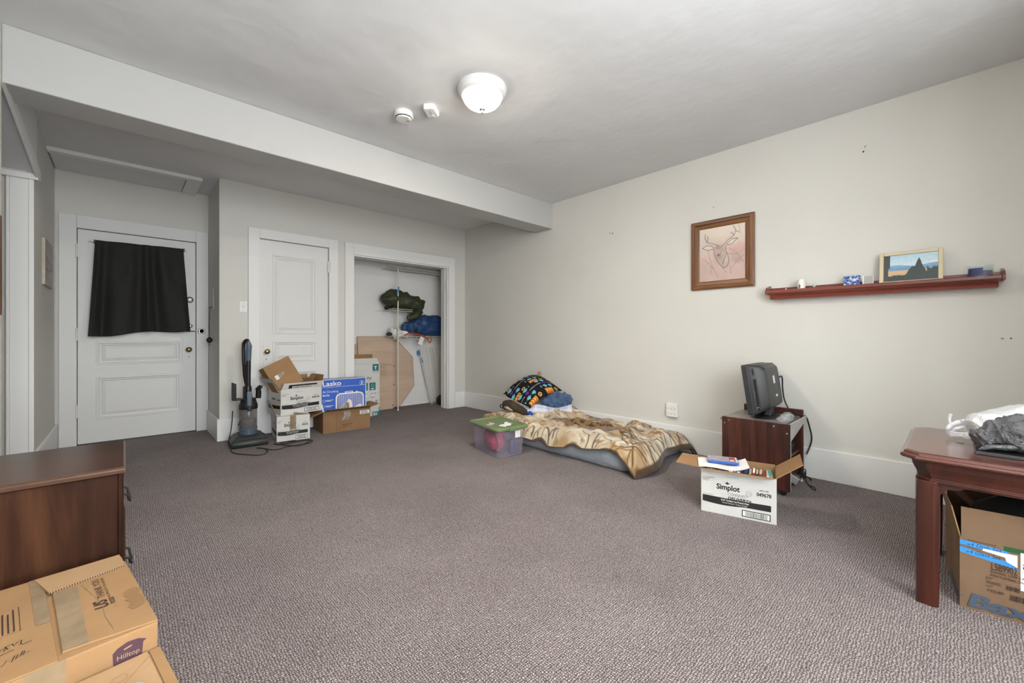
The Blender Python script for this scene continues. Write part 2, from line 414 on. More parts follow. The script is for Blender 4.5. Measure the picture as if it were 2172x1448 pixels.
class Print:
    """flat print on a face: O lower-left corner, Rv to the right, U up (metres)"""
    def __init__(s, parent, O, Rv, U, mats, lift=.0006):
        s.p = parent; s.O = Vector(O); s.R = Vector(Rv).normalized(); s.U = Vector(U).normalized(); s.N = s.R.cross(s.U)
        s.mats = mats; s.v = []; s.f = []; s.m = []; s.l = lift; s.k = 0
    def add(s, pts, faces, m):
        s.k += 1; off = s.l + s.k * .00003; b = len(s.v)
        for x, y in pts: s.v.append(s.O + s.R * float(x) + s.U * float(y) + s.N * off)
        for f in faces: s.f.append(tuple(b + i for i in f)); s.m.append(s.mats.index(m))
    def rect(s, x0, y0, x1, y1, m): s.add([(x0, y0), (x1, y0), (x1, y1), (x0, y1)], [(0, 1, 2, 3)], m)
    def poly(s, pts, m): s.add(pts, [tuple(range(len(pts)))], m)
    def strip(s, top, bot, m):
        n = len(top); s.add(list(top) + list(bot), [(i, i + 1, n + i + 1, n + i) for i in range(n - 1)], m)
    def line(s, pts, w, m):
        pts = [Vector((*p, 0)) for p in pts]; a = []; b = []
        for i, p in enumerate(pts):
            t = (pts[min(i + 1, len(pts) - 1)] - pts[max(i - 1, 0)]); t = t.normalized() if t.length else Vector((1, 0, 0))
            q = Vector((-t.y, t.x, 0)) * w / 2; a.append((p + q)[:2]); b.append((p - q)[:2])
        s.strip(a, b, m)
    def disc(s, cx, cy, r, m, n=20, ry=None):
        s.poly([(cx + r * math.cos(2 * math.pi * i / n), cy + (ry or r) * math.sin(2 * math.pi * i / n)) for i in range(n)], m)
    def ring(s, cx, cy, r, w, m, n=20):
        s.line([(cx + r * math.cos(2 * math.pi * i / n), cy + r * math.sin(2 * math.pi * i / n)) for i in range(n + 1)], w, m)
    def text(s, t, x, y, w, h, m, bold=0.0, shear=0, rot=0):
        """fits the text into w x h, baseline box lower-left at (x,y)"""
        v, f = text_mesh(t, bold); mn_, mx_ = v.min(0), v.max(0); q = (v - mn_) / np.maximum(mx_ - mn_, 1e-6) * np.array([w, h])
        q[:, 0] += shear * q[:, 1]
        if rot:
            c, sn = math.cos(R(rot)), math.sin(R(rot)); q = q @ np.array([[c, sn], [-sn, c]])
        s.add(q + np.array([x, y]), f, m)
    def bars(s, x0, y0, x1, y1, m, n=28, seed=1):
        r = random.Random(seed); x = x0; st = (x1 - x0) / n
        while x < x1 - st * .3:
            w = st * r.choice((.3, .5, .8)); s.rect(x, y0, min(x + w, x1), y1, m); x += w + st * r.choice((.35, .5, .7))
    def build(s, name='printed_lettering', label=None):
        me = bpy.data.meshes.new(name); me.from_pydata([tuple(v) for v in s.v], [], s.f); me.update()
        for m in s.mats: me.materials.append(MT[m])
        me.polygons.foreach_set('material_index', s.m)
        o = bpy.data.objects.new(name, me); COL.objects.link(o); o.parent = s.p
        if label: o['label'] = label
        return o

def struct(name, b, m, label, cat, bevel=0, parent=None):
    o = obj(name, b, m, parent, bevel)
    if parent is None: tag(o, label, cat, kind='structure')
    return o
# ------------------------------------------------------------------ the room
CH = 2.635; XR = 3.745; YB = 5.03; YE = 5.76; XL = -.45; XF = -.47
struct('floor', B().box(-1.45, 3.9, -2.8, 6.05, -.1, 0), 'carpet', 'brown-grey looped berber carpet over the whole floor', 'carpet')
struct('ceiling', B().box(-1.45, 3.9, -2.8, 6.05, CH, CH + .12), 'ceil', 'pale grey plaster ceiling with faint ridges', 'ceiling')
struct('wall_right', B().box(XR, XR + .14, -1.7, 6.05, 0, CH), 'wall', 'long warm grey wall with the deer picture and shelf', 'wall')
b = B()
b.box(.70, 1.05, YB, 5.19, 0, CH); b.box(1.05, 1.76, YB, 5.19, 2.088, CH); b.box(1.76, 2.05, YB, 5.19, 0, CH)
b.box(2.05, 3.44, YB, 5.19, 2.05, CH); b.box(3.44, XR, YB, 5.19, 0, CH); b.box(1.05, 1.76, 5.12, 5.19, 0, 2.088)
struct('wall_back', b, 'wall', 'warm grey wall holding the panelled door and closet opening', 'wall')
struct('wall_return', B().box(.70, .86, 5.19, YE + .2, 0, CH), 'wall', 'short return wall beside the entry door', 'wall')
b = B(); b.box(-.6, -.327, YE, YE + .08, 0, CH); b.box(.589, .70, YE, YE + .08, 0, CH); b.box(-.327, .589, YE, YE + .08, 2.09, CH); b.box(-.6, .70, YE + .08, YE + .2, 0, CH)
struct('wall_entry', b, 'wall', 'shaded grey wall around the entry door', 'wall')
struct('wall_foyer', B().box(-.62, XF, 4.52, YE, 0, CH), 'wall', 'grey side wall left of the entry door', 'wall')
b = B(); b.box(XL - .15, XL, -1.8, 3.29, 0, CH); b.box(XL - .15, XL, 3.29, 3.55, 2.335, CH)
struct('wall_left', b, 'wall', 'pale wall at the left edge behind the dresser', 'wall')
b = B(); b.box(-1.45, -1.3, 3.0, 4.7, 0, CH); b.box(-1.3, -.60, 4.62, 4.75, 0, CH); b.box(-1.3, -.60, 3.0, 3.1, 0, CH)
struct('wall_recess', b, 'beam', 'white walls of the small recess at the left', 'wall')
b = B()
b.box(XL, BAY[0], YREAR - .15, YREAR, 0, CH); b.box(BAY[1], 3.9, YREAR - .15, YREAR, 0, CH); b.box(BAY[0], BAY[1], YREAR - .15, YREAR, 2.52, CH)
b.box(XL, BAY[0], YBAY, YREAR - .15, 0, CH); b.box(BAY[1], BAY[1] + .15, YBAY, YREAR - .15, 0, CH); b.box(BAY[0], BAY[1], YBAY, YREAR - .15, 2.52, CH)
e = [XL] + [q for w in WINX for q in w] + [BAY[1] + .15]
for i in range(0, len(e), 2): b.box(e[i], e[i + 1], YBAY - .15, YBAY, 0, CH)
for a, c in WINX: b.box(a, c, YBAY - .15, YBAY, 0, WZ0); b.box(a, c, YBAY - .15, YBAY, WZ1, CH)
struct('wall_rear', b, 'wall', 'warm grey wall of the window bay behind the viewer', 'wall')
# closet interior
b = B(); b.box(1.80, XR, 5.70, 5.84, 0, CH); b.box(1.80, 1.92, 5.19, 5.70, 0, CH)
struct('wall_closet', b, 'closet', 'white painted walls inside the open closet', 'wall')
struct('baseboard_closet', B().box(1.92, XR, 5.68, 5.70, 0, .22), 'closet', 'white baseboard along the closet back', 'baseboard')
# ceiling beam
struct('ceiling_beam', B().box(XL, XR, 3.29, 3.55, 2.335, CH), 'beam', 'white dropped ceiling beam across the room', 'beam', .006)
# baseboards
BH = .225
def basebd(name, x0, x1, y0, y1, label):
    o = struct(name, B().box(x0, x1, y0, y1, 0, BH), 'trim', label, 'baseboard', .005)
basebd('baseboard_right', XR - .022, XR, YREAR, YB, 'tall white baseboard along the right wall')
basebd('baseboard_back_end', 3.55, XR - .022, YB - .022, YB, 'short white baseboard between closet and corner')
basebd('baseboard_back', .678, .945, YB - .022, YB, 'short white baseboard behind the vacuum cleaner')
basebd('baseboard_return', .678, .70, YB - .001, YE, 'white baseboard on the return wall beside the entry door')
basebd('baseboard_foyer', XF, XF + .02, 4.52, YE, 'white baseboard left of the entry door')
basebd('baseboard_left', XL, XL + .022, YREAR, 3.29, 'white baseboard behind the dresser')
# foyer ceiling hatch boards
t = thing('trim_1', 'painted hatch boards fixed to the ceiling before the entry door', 'trim', (0, 0, CH), kind='structure')
obj('edge_board', B().box(-.47, .58, 5.155, 5.235, -.032, 0), 'trim', t, .003)
obj('hatch_panel', B().box(-.46, .455, 5.24, 5.73, -.022, 0), 'ceil', t, .002)
obj('end_board', B().box(.46, .58, 5.24, 5.75, -.030, 0), 'trim', t, .003)
# sloping soffit and casing at the recess on the left
t = thing('trim_2', 'sloping white soffit with edge board above the left recess', 'trim', (0, 0, 0), kind='structure')
obj('soffit_panel', B().hexa([(-1.3, 3.29, 2.36), (-.455, 3.29, 2.36), (-.455, 4.52, 2.20), (-1.3, 4.52, 2.20), (-1.3, 3.29, CH), (-.455, 3.29, CH), (-.455, 4.52, CH), (-1.3, 4.52, CH)]), 'ceil', t)
obj('edge_board', B().hexa([(-.455, 3.30, 2.335), (-.440, 3.30, 2.335), (-.436, 4.53, 2.175), (-.455, 4.53, 2.175), (-.455, 3.30, 2.40), (-.440, 3.30, 2.40), (-.436, 4.53, 2.235), (-.455, 4.53, 2.235)]), 'trim', t)
obj('head_casing', B().box(-1.3, -.445, 4.475, 4.52, 2.165, 2.235), 'trim', t, .004)
obj('head_cap', B().box(-1.3, -.50, 4.455, 4.475, 2.205, 2.225), 'trim', t, .003)
t = thing('trim_3', 'tall white door casing boards of the left recess', 'trim', (0, 0, 0), kind='structure')
obj('casing_board', B().box(-.580, -.468, 4.495, 4.52, 0, 2.165), 'trim', t, .004)
obj('casing_bead', B().box(-.596, -.580, 4.485, 4.52, 0, 2.165), 'trim', t, .005)
obj('edge_bead', B().box(-.492, -.466, 4.488, 4.495, 0, 2.165), 'trim', t, .003)
obj('jamb_board', B().box(-.66, -.596, 4.56, 4.62, 0, 2.2), 'dooro', t, .003)
obj('stop_board', B().box(-.80, -.66, 4.52, 4.56, 0, 2.2), 'trim', t, .003)
obj('corner_bead', B().box(XF - .006, XF + .006, YE - .02, YE - .004, .3, 2.2), 'wall', t, .003)

# ------------------------------------------------------------------ windows behind the viewer
for i, (a, c) in enumerate(WINX):
    W = c - a; w = thing('window_%d' % (i + 1), ['tall white sash window behind the viewer, left of the pair', 'tall white sash window behind the viewer, nearer the table'][i], 'window', ((a + c) / 2, YBAY, WZ0), kind='structure')
    Hh = WZ1 - WZ0
    for s in (-1, 1): obj('casing', B().box(min(s * W / 2, s * (W / 2 + .03)), max(s * W / 2, s * (W / 2 + .03)), 0, .02, -.04, Hh + .06), 'trim', w, .003)
    obj('casing', B().box(-W / 2, W / 2, 0, .02, Hh, Hh + .06), 'trim', w, .003)
    obj('sill', B().box(-W / 2 - .03, W / 2 + .03, -.02, .07, -.035, 0), 'trim', w, .004)
    for z0, z1, y in ((0, Hh / 2, -.05), (Hh / 2, Hh, -.09)):
        s_ = B(); s_.box(-W / 2, -W / 2 + .04, y - .03, y, z0, z1); s_.box(W / 2 - .04, W / 2, y - .03, y, z0, z1)
        s_.box(-W / 2, W / 2, y - .03, y, z0, z0 + .04); s_.box(-W / 2, W / 2, y - .03, y, z1 - .04, z1)
        sh = obj('sash', s_, 'trim', w)
        obj('pane', B().box(-W / 2 + .04, W / 2 - .04, y - .018, y - .014, z0 + .04, z1 - .04), 'glass', sh)

# ------------------------------------------------------------------ doors
def slab(root, x0, x1, z1, y, panels, glass=None):
    """door leaf with recessed, moulded panels; front face at y, facing -y"""
    xs = sorted({x0, x1} | {p[0] for p in panels} | {p[1] for p in panels}); b = B()
    zs = sorted({0.008, z1} | {p[2] for p in panels} | {p[3] for p in panels})
    for i in range(len(xs) - 1):
        for j in range(len(zs) - 1):
            cx, cz = (xs[i] + xs[i + 1]) / 2, (zs[j] + zs[j + 1]) / 2
            hole = any(p[0] < cx < p[1] and p[2] < cz < p[3] for p in panels)
            b.box(xs[i], xs[i + 1], y + (.014 if hole else 0), y + .04, zs[j], zs[j + 1])
    obj('door_leaf', b, 'dooro', root)
    for p in panels:
        def ring(d, yy): return [(p[0] + d, yy, p[2] + d), (p[1] - d, yy, p[2] + d), (p[1] - d, yy, p[3] - d), (p[0] + d, yy, p[3] - d)]
        m = B().loft([ring(-.006, y + .001), ring(-.003, y - .006), ring(.012, y - .007), ring(.020, y + .002), ring(.034, y + .004), ring(.040, y + .013)], False)
        pm = obj('panel_moulding', m, 'dooro', root, smooth=None)
        if (p[1] - p[0]) > .2:
            obj('raised_field', B().loft([ring(.040, y + .0135), ring(.062, y + .004), ring(.064, y + .0035)], True), 'dooro', pm)
def casings(root, x0, x1, z0, wl, wr, wh, y, m='trim'):
    obj('casing', B().box(x0 - wl, x0, y - .022, y, 0, z0 + wh), m, root, .004)
    obj('casing', B().box(x1, x1 + wr, y - .022, y, 0, z0 + wh), m, root, .004)
    obj('head_casing', B().box(x0, x1, y - .024, y, z0, z0 + wh), m, root, .004)
def knob(root, x, y, z, m='brass', sc=1):
    k = obj('door_knob', B().lathe([(.024, 0), (.024, .006), (.010, .010), (.009, .030), (.020, .036), (.027, .046), (.026, .056), (.016, .063), (0, .065)], 20, ax='y'), m, root, smooth=40)
    k.location = (x, y, z); k.scale = (sc, -sc, sc); return k
def hinge(root, x, y, z, h=.10):
    b = B().lathe([(.007, -h / 2), (.007, h / 2)], 10); b.box(-.02, .02, .004, .008, -h / 2, h / 2)
    for k in range(4): b.lathe([(.0085, -h / 2 + k * h / 3 - .003), (.0085, -h / 2 + k * h / 3 + .003)], 10)
    o = obj('hinge', b, 'dooro', root, smooth=40); o.location = (x, y, z); return o

d1 = thing('door_1', 'wide white panelled entry door with black curtain and brass knob', 'door', (0, YE, 0), kind='structure')
casings(d1, -.327, .589, 2.09, .117, .108, .125, 0, 'dooro')
slab(d1, -.322, .584, 2.085, .012, [(-.193, .457, .235, .648), (-.193, .457, .772, .997), (-.193, .457, 1.14, 1.93)])
obj('glass_pane', B().box(-.15, .415, .017, .022, 1.18, 1.89), 'glass', d1)
for z in (1.87, 1.07, .33): hinge(d1, -.327, -.028, z, .12)
b = B(); b.box(.470, .570, .006, .012, .72, 1.055); obj('lock_plate', b, 'dooro', d1, .003)
knob(d1, .522, .006, .905, 'brass', 1.05)
b = B(); b.lathe([(.0035, 0), (.0035, .003)], 10, (.525, .005, .83), 'y'); b.box(.523, .527, .0035, .006, .812, .83); obj('keyhole', b, 'ink', d1)
t_ = obj('deadbolt_rosette', B().lathe([(.034, 0), (.034, .008), (.027, .012), (.024, .010), (0, .010)], 24, ax='y'), 'chrome', d1, smooth=35); t_.location = (.532, .012, 1.452); t_.scale = (1, -1, 1)
obj('thumb_turn', B().box(-.02, .02, .008, .020, -.005, .005), 'brass', t_, .003)
t_ = obj('lower_lock', B().lathe([(.022, 0), (.022, .010), (.015, .014), (0, .014)], 20, ax='y'), 'chrome', d1, smooth=35); t_.location = (.537, .012, 1.165); t_.scale = (1, -1, 1)
obj('chain_bolt', B().tube([(.50, -.004, 1.105), (.578, -.004, 1.105)], .005, 8), 'dgrey', d1)
t_ = obj('strike_box', B().box(-.032, .032, -.018, 0, -.026, .026), 'chrome', d1, .008); t_.location = (.635, -.022, 1.108)
obj('strike_face', B().lathe([(.021, 0), (.021, .006), (.006, .007), (.005, .011), (0, .011)], 18, (0, -.018, 0), 'y'), 'paper', t_).scale = (1, 1, 1)
obj('threshold', B().box(-.327, .589, -.01, .06, 0, .007), 'dgrey', d1)

d2 = thing('door_2', 'white panelled closet door with brass knob behind the cartons', 'door', (0, YB, 0), kind='structure')
casings(d2, 1.05, 1.76, 2.088, .104, .103, .102, 0)
slab(d2, 1.054, 1.756, 2.083, .012, [(1.182, 1.622, 1.08, 1.936), (1.182, 1.622, .775, .995), (1.182, 1.622, .22, .66)])
b = B(); b.box(1.085, 1.145, .007, .012, .72, .96); obj('lock_plate', b, 'dooro', d2, .003)
knob(d2, 1.115, .007, .888)
b = B(); b.lathe([(.0035, 0), (.0035, .003)], 10, (1.115, .006, .81), 'y'); b.box(1.113, 1.117, .004, .007, .792, .81); obj('keyhole', b, 'ink', d2)
for z in (1.86, .3): hinge(d2, 1.76, -.028, z, .13)

d3 = thing('door_3', 'white cased closet opening without a door leaf', 'closet opening', (0, YB, 0), kind='structure')
casings(d3, 2.05, 3.44, 2.05, .103, .106, .138, 0)
obj('jamb', B().box(2.05, 2.064, 0, .16, 0, 2.05), 'trim', d3); obj('jamb', B().box(3.426, 3.44, 0, .16, 0, 2.05), 'trim', d3)
obj('head_jamb', B().box(2.064, 3.426, 0, .16, 2.036, 2.05), 'trim', d3)
obj('stop', B().box(3.414, 3.426, .05, .09, 0, 2.036), 'trim', d3, .002); obj('stop', B().box(2.064, 2.076, .05, .09, 0, 2.036), 'trim', d3, .002)
for z in (1.80, .62): obj('hinge_leaf', B().box(3.421, 3.426, .004, .040, z - .06, z + .06), 'dooro', d3)

# wall scars and old nail holes
NAILS = []
for (y, z, w, h) in ((.419, 2.358, .012, .03), (.43, 2.33, .008, .012), (2.482, 2.134, .014, .018), (2.45, 2.128, .008, .02), (-.191, 1.039, .012, .01), (-.225, 1.038, .008, .008), (1.43, 2.17, .006, .008), (.41, 1.335, .006, .006)):
    o = obj('nail', B().lathe([(w / 2, 0), (w / 2, .003), (w / 5, .004), (w / 5, .008), (0, .009)], 8, ax='x'), 'dgrey' if w < .01 else 'chrome')
    o.location = (XR, y, z); o.scale = (-1, 1, h / w if h / w < 2 else 2)
    NAILS.append(o)
for o, l in zip(NAILS, ('bent nail high above the wall shelf', 'small nail hole below the high bent nail', 'screw anchor in the wall left of the deer picture', 'second screw anchor beside the one left of the deer picture', 'small dark nail low on the wall at the far right', 'tiny nail hole right of the low dark nail', 'tiny nail above the deer picture', 'tiny nail in the wall just under the shelf')):
    tag(o, l, 'nail')
# ------------------------------------------------------------------ ceiling fixtures
t = thing('ceiling_light', 'lit flush dome ceiling light with white rim', 'ceiling light', (1.672, 2.062, CH))
obj('rim', B().lathe([(.155, 0), (.157, -.012), (.150, -.020), (.152, -.030), (.146, -.044), (.135, -.054), (.128, -.056), (.128, -.050)], 48), 'white', t, smooth=35)
obj('glass_bowl', B().lathe([(.129, -.050), (.128, -.060), (.118, -.082), (.098, -.104), (.068, -.122), (.034, -.132), (0, -.135)], 40), 'lamp', t, smooth=60, label='glowing frosted glass bowl')
obj('finial', B().lathe([(.017, -.1325), (.020, -.138), (.012, -.142), (.005, -.144), (.005, -.154), (.008, -.157), (.004, -.162), (0, -.163)], 16), 'chrome', t, smooth=40)
t = thing('smoke_detector', 'round white smoke detector on the ceiling', 'smoke detector', (1.452, 2.672, CH))
obj('base', B().lathe([(.064, 0), (.066, -.012), (.066, -.030), (.060, -.036)], 36), 'white', t, smooth=35)
b = B().lathe([(.0585, -.036), (.0585, -.041), (.055, -.042)], 36); obj('vent_ring', b, 'dgrey', t)
obj('cover', B().lathe([(.056, -.036), (.055, -.046), (.050, -.050), (0, -.051)], 36), 'white', t, smooth=35)
o = obj('test_button', B().lathe([(.012, 0), (.012, -.003), (0, -.004)], 16), 'inkg', t, smooth=35); o.location = (.030, -.012, -.0495)
o = obj('indicator', B().lathe([(.005, 0), (.004, -.002), (0, -.003)], 10), 'paper', t); o.location = (.022, -.034, -.0500)
t = thing('carbon_monoxide_alarm', 'rectangular white alarm with chamfered ends between smoke detector and lamp', 'alarm', (1.562, 2.49, CH), 38)
pl = [(-.065, -.028), (-.05, -.042), (.05, -.042), (.065, -.028), (.065, .028), (.05, .042), (-.05, .042), (-.065, .028)]
obj('body', B().loft([[(x, y, 0) for x, y in pl], [(x, y, -.026) for x, y in pl], [(x * .9, y * .88, -.035) for x, y in pl]]), 'white', t, .002)
obj('sound_slot', B().box(-.03, .012, -.006, -.001, -.0362, -.034), 'inkg', t); obj('button', B().box(.022, .044, -.012, .006, -.038, -.034), 'paper', t, .002)
# ------------------------------------------------------------------ entry curtain
t = thing('curtain_rod', 'thin white curtain rod across the entry door', 'curtain rod', (0, YE - .045, 1.985))
obj('rod', B().tube([(-.245, 0, -.012), (.505, 0, .002)], .006, 10), 'white', t, smooth=40)
for x, z in ((-.205, -.011), (.478, .0015)): obj('bracket', B().box(x - .006, x + .006, -.010, .045, z - .018, z + .014), 'dgrey', t, .002)
def cur(U, V):
    top = np.stack([-.200 + U * .672, 1.984 + U * .012]); bl = np.stack([-.250 + U * .785, 1.050 + U * .065 - .012 * np.sin(U * 9)])
    X = top[0] * (1 - V) + bl[0] * V; Z = top[1] * (1 - V) + bl[1] * V
    ph = U * 26 + 1.6 * np.sin(U * 11) + V * (1.6 * np.sin(U * 5) - .8)
    A = .007 + .027 * V ** .6
    Y = YE - .062 - A * np.sin(ph) - .012 * V * np.sin(U * 13 + 1) - .02 * V
    Y += .010 * np.exp(-((V - .32) / .12) ** 2) * np.sin(U * 21 + 2) + .006 * np.exp(-((V - .62) / .05) ** 2) * np.exp(-((U - .5) / .1) ** 2)
    X += .006 * np.sin(ph + 1) * V
    return X, Y, Z
o = obj('curtain', grid_mesh(cur, 200, 60), 'curtain', solid=.003, smooth=60); tag(o, 'short gathered black curtain hanging over the entry door window', 'curtain')

# string and ball hanging on the return wall
t = thing('wall_hook_strip', 'narrow metal hook strip on the return wall', 'wall hook', (.70, 5.395, 1.34))
obj('strip', B().box(-.006, 0, -.014, .014, 0, .215), 'chrome', t, .002); obj('hook', B().tube([(-.004, 0, .02), (-.03, .005, .01), (-.035, .008, .025)], .004, 8, smooth=2), 'dgrey', t)
t = thing('hanging_bell_ball', 'small black ball hanging by a cord from the wall hook', 'ornament', (.668, 5.405, .985))
obj('cord', B().tube([(0, 0, .375), (.004, .02, .33), (-.002, .03, .2), (0, .02, .06)], .0028, 6, smooth=2), 'blackm', t)
obj('ball', B().lathe([(0, -.03), (.014, -.027), (.026, -.012), (.028, .004), (.022, .018), (.010, .026), (.005, .034), (0, .035)], 18), 'black', t, smooth=50).location = (0, .02, .025)
obj('tassel', B().tube([(0, .02, -.004), (.003, .02, -.03)], .003, 6), 'blackm', t)
t = thing('light_switch', 'white toggle light switch beside the closet door casing', 'light switch', (.904, YB, 1.357))
obj('plate', B().box(-.035, .035, -.006, 0, -.057, .057), 'white', t, .003); obj('toggle', B().hexa([(-.005, -.006, -.012), (.005, -.006, -.012), (.005, -.006, .012), (-.005, -.006, .012), (-.004, -.018, .002), (.004, -.018, .002), (.004, -.016, .010), (-.004, -.016, .010)]), 'paper', t)
for z in (-.042, .042):
    o = obj('screw', B().lathe([(.003, 0), (.003, .001), (0, .0015)], 8, ax='y'), 'chrome', t); o.location = (0, -.006, z); o.scale = (1, -1, 1)

# canvas block on the foyer wall and picture at the left edge
t = thing('canvas_picture', 'brown and grey abstract canvas on the wall left of the entry door', 'picture', (XF, 5.143, 1.645))
obj('stretcher', B().box(0, .020, -.237, .237, -.185, .185), 'canvas', t, .003)
def cvp(U, V):
    C = np.ones(U.shape + (3,)) * np.array([.20, .155, .125]); C *= (.75 + .5 * fbm(U, V, 6, 3))[..., None]
    C = blend(C, (.30, .26, .225), np.clip((fbm(U, V, 3, 9) - .5) * 5, 0, 1))
    for pts in ([(0, .62), (.4, .55), (1, .45)], [(0, .33), (.5, .36), (1, .42)]):
        C = blend(C, (.035, .022, .018), np.exp(-(segdist(U, V, pts) / .035) ** 2))
    return C
obj('painted_front', grid_mesh(lambda U, V: (U * 0 + .0208, -.235 + U * .47, -.183 + V * .366), 60, 50, cvp), 'art', t)
t = thing('wood_frame_picture', 'wooden picture frame seen edge-on at the far left', 'picture', (XL, 2.82, 1.385))
for a in (0, 1):
    s = -1 if a == 0 else 1
    obj('frame_side', B().box(0, .03, min(s * .27, s * .22), max(s * .27, s * .22), -.235, .235), 'framew', t, .004)
    obj('frame_rail', B().box(0, .03, -.22, .22, min(s * .235, s * .185), max(s * .235, s * .185)), 'frameh', t, .004)
obj('picture_sheet', B().box(.004, .01, -.22, .22, -.185, .185), 'kraftl', t)

# ------------------------------------------------------------------ cartons
def carton(root, w, d, h, mo, mi='kraft', flaps=(), t=.004, edge='kraft', bulge=0):
    x, y = w / 2, d / 2; b = B()
    b.box(-x, x, -y, y, 0, t, mis=[0, 0, 0, 0, 0, 1])
    b.box(-x, x, -y, -y + t, t, h, mis=[0, 0, 0, 1, 0, 2]); b.box(-x, x, y - t, y, t, h, mis=[0, 0, 1, 0, 0, 2])
    b.box(-x, -x + t, -y + t, y - t, t, h, mis=[0, 1, 0, 0, 0, 2]); b.box(x - t, x, -y + t, y - t, t, h, mis=[1, 0, 0, 0, 0, 2])
    obj('body', b, [mo, mi, edge], root)
    for f in flaps:
        flap(root, w, d, h, mo, mi, *f, t=t, edge=edge)
def flap(root, w, d, h, mo, mi, side, ang, L, skew=(0, 0), inset=.004, t=.004, edge='kraft', cut=None, twist=0):
    n = {'f': Vector((0, -1, 0)), 'k': Vector((0, 1, 0)), 'l': Vector((-1, 0, 0)), 'r': Vector((1, 0, 0))}[side]
    a = {'f': Vector((1, 0, 0)), 'k': Vector((-1, 0, 0)), 'l': Vector((0, -1, 0)), 'r': Vector((0, 1, 0))}[side]
    half = (w if side in 'fk' else d) / 2 - inset; off = (d if side in 'fk' else w) / 2
    O = n * (off - (t / 2)) + Vector((0, 0, h)); z = Vector((0, 0, 1))
    def ray(an): return z * math.cos(R(an)) + n * math.sin(R(an))
    def nor(an): return n * math.cos(R(an)) - z * math.sin(R(an))
    d0, d1 = ray(ang), ray(ang + twist); o0 = nor(ang) * t / 2; o1 = nor(ang + twist) * t / 2
    p0 = O - a * half; p1 = O + a * half; L1 = cut if cut else L
    q1 = p1 + d1 * L1 - a * skew[1]; q0 = p0 + d0 * L + a * skew[0]
    pts = [p0 - o0, p1 - o1, q1 - o1, q0 - o0, p0 + o0, p1 + o1, q1 + o1, q0 + o0]
    return obj('flap', B().hexa(pts, mis=[1, 0, 2, 2, 2, 2]), [mo, mi, edge], root)
def front(root, w, d, mats, lift=.0006): return Print(root, (-w / 2, -d / 2, 0), (1, 0, 0), (0, 0, 1), mats, lift)
def leftf(root, w, d, mats, lift=.0006): return Print(root, (-w / 2, d / 2, 0), (0, -1, 0), (0, 0, 1), mats, lift)
def rightf(root, w, d, mats, lift=.0006): return Print(root, (w / 2, -d / 2, 0), (0, 1, 0), (0, 0, 1), mats, lift)

def fries_print(P, w, h, small=True):
    X = lambda f: f * w; Z = lambda f: f * h
    P.text('Simplot', X(.217), Z(.535), X(.316), Z(.165), 'ink', .030)
    P.poly([(X(.345), Z(.715)), (X(.365), Z(.70)), (X(.385), Z(.715)), (X(.405), Z(.745)), (X(.378), Z(.737)), (X(.366), Z(.775)), (X(.352), Z(.737)), (X(.325), Z(.745))], 'ink')
    P.ring(X(.648), Z(.57), X(.036), X(.010), 'inkg', 16); P.text('NON GMO', X(.622), Z(.555), X(.052), Z(.03), 'inkg', .02)
    P.text('10071179', X(.785), Z(.675), X(.115), Z(.032), 'ink', .02); P.text('049678', X(.75), Z(.555), X(.185), Z(.088), 'ink', .03)
    P.text('CONQUEST', X(.37), Z(.455), X(.27), Z(.066), 'ink', -.012); P.text('DELIVERY+', X(.37), Z(.372), X(.31), Z(.062), 'ink', .035, .3)
    n = 14; top = []; bot = []
    for i in range(n + 1):
        f = .022 + i / n * .91; top.append((X(f), Z(.392 - .01 * math.sin(i / n * math.pi)))); bot.append((X(f), Z(.245 - .03 * math.sin(min(1, i / n * 1.6) * math.pi) + .01 * i / n)))
    P.strip(top, bot, 'ink')
    P.text('5/16" Crinkle Cut French Fries', X(.28), Z(.318), X(.37), Z(.042), 'paper', .015); P.text('Frozen Potatoes - Product of USA', X(.30), Z(.268), X(.33), Z(.028), 'paper', 0)
    P.text('6/5 LB (2.27 kg) BAGS', X(.022), Z(.80), X(.165), Z(.026), 'ink', .01); P.text('30 LB NET WT', X(.022), Z(.762), X(.105), Z(.026), 'ink', .01); P.text('13.61 kg', X(.022), Z(.724), X(.07), Z(.026), 'ink', .01)
    P.text('www.simplotfoods.com', X(.022), Z(.405), X(.165), Z(.022), 'ink', .01)
    P.text('B1030459', X(.35), Z(.87), X(.165), Z(.034), 'inkg', .01)
    P.rect(X(.56), Z(.045), X(.925), Z(.195), 'ink'); P.rect(X(.572), Z(.063), X(.913), Z(.177), 'paper'); P.bars(X(.60), Z(.070), X(.885), Z(.170), 'ink', 30, 4)
FM = ['ink', 'paper', 'inkg']
def fries_side(P, d, h):
    P.text('Simplot', d * .30, h * .56, d * .3, h * .12, 'ink', .03); P.text('049678', d * .74, h * .56, d * .18, h * .07, 'ink', .03)
    P.strip([(d * .04, h * .39), (d * .3, h * .37), (d * .6, h * .37), (d * .94, h * .39)], [(d * .04, h * .25), (d * .3, h * .21), (d * .6, h * .24), (d * .94, h * .25)], 'ink')

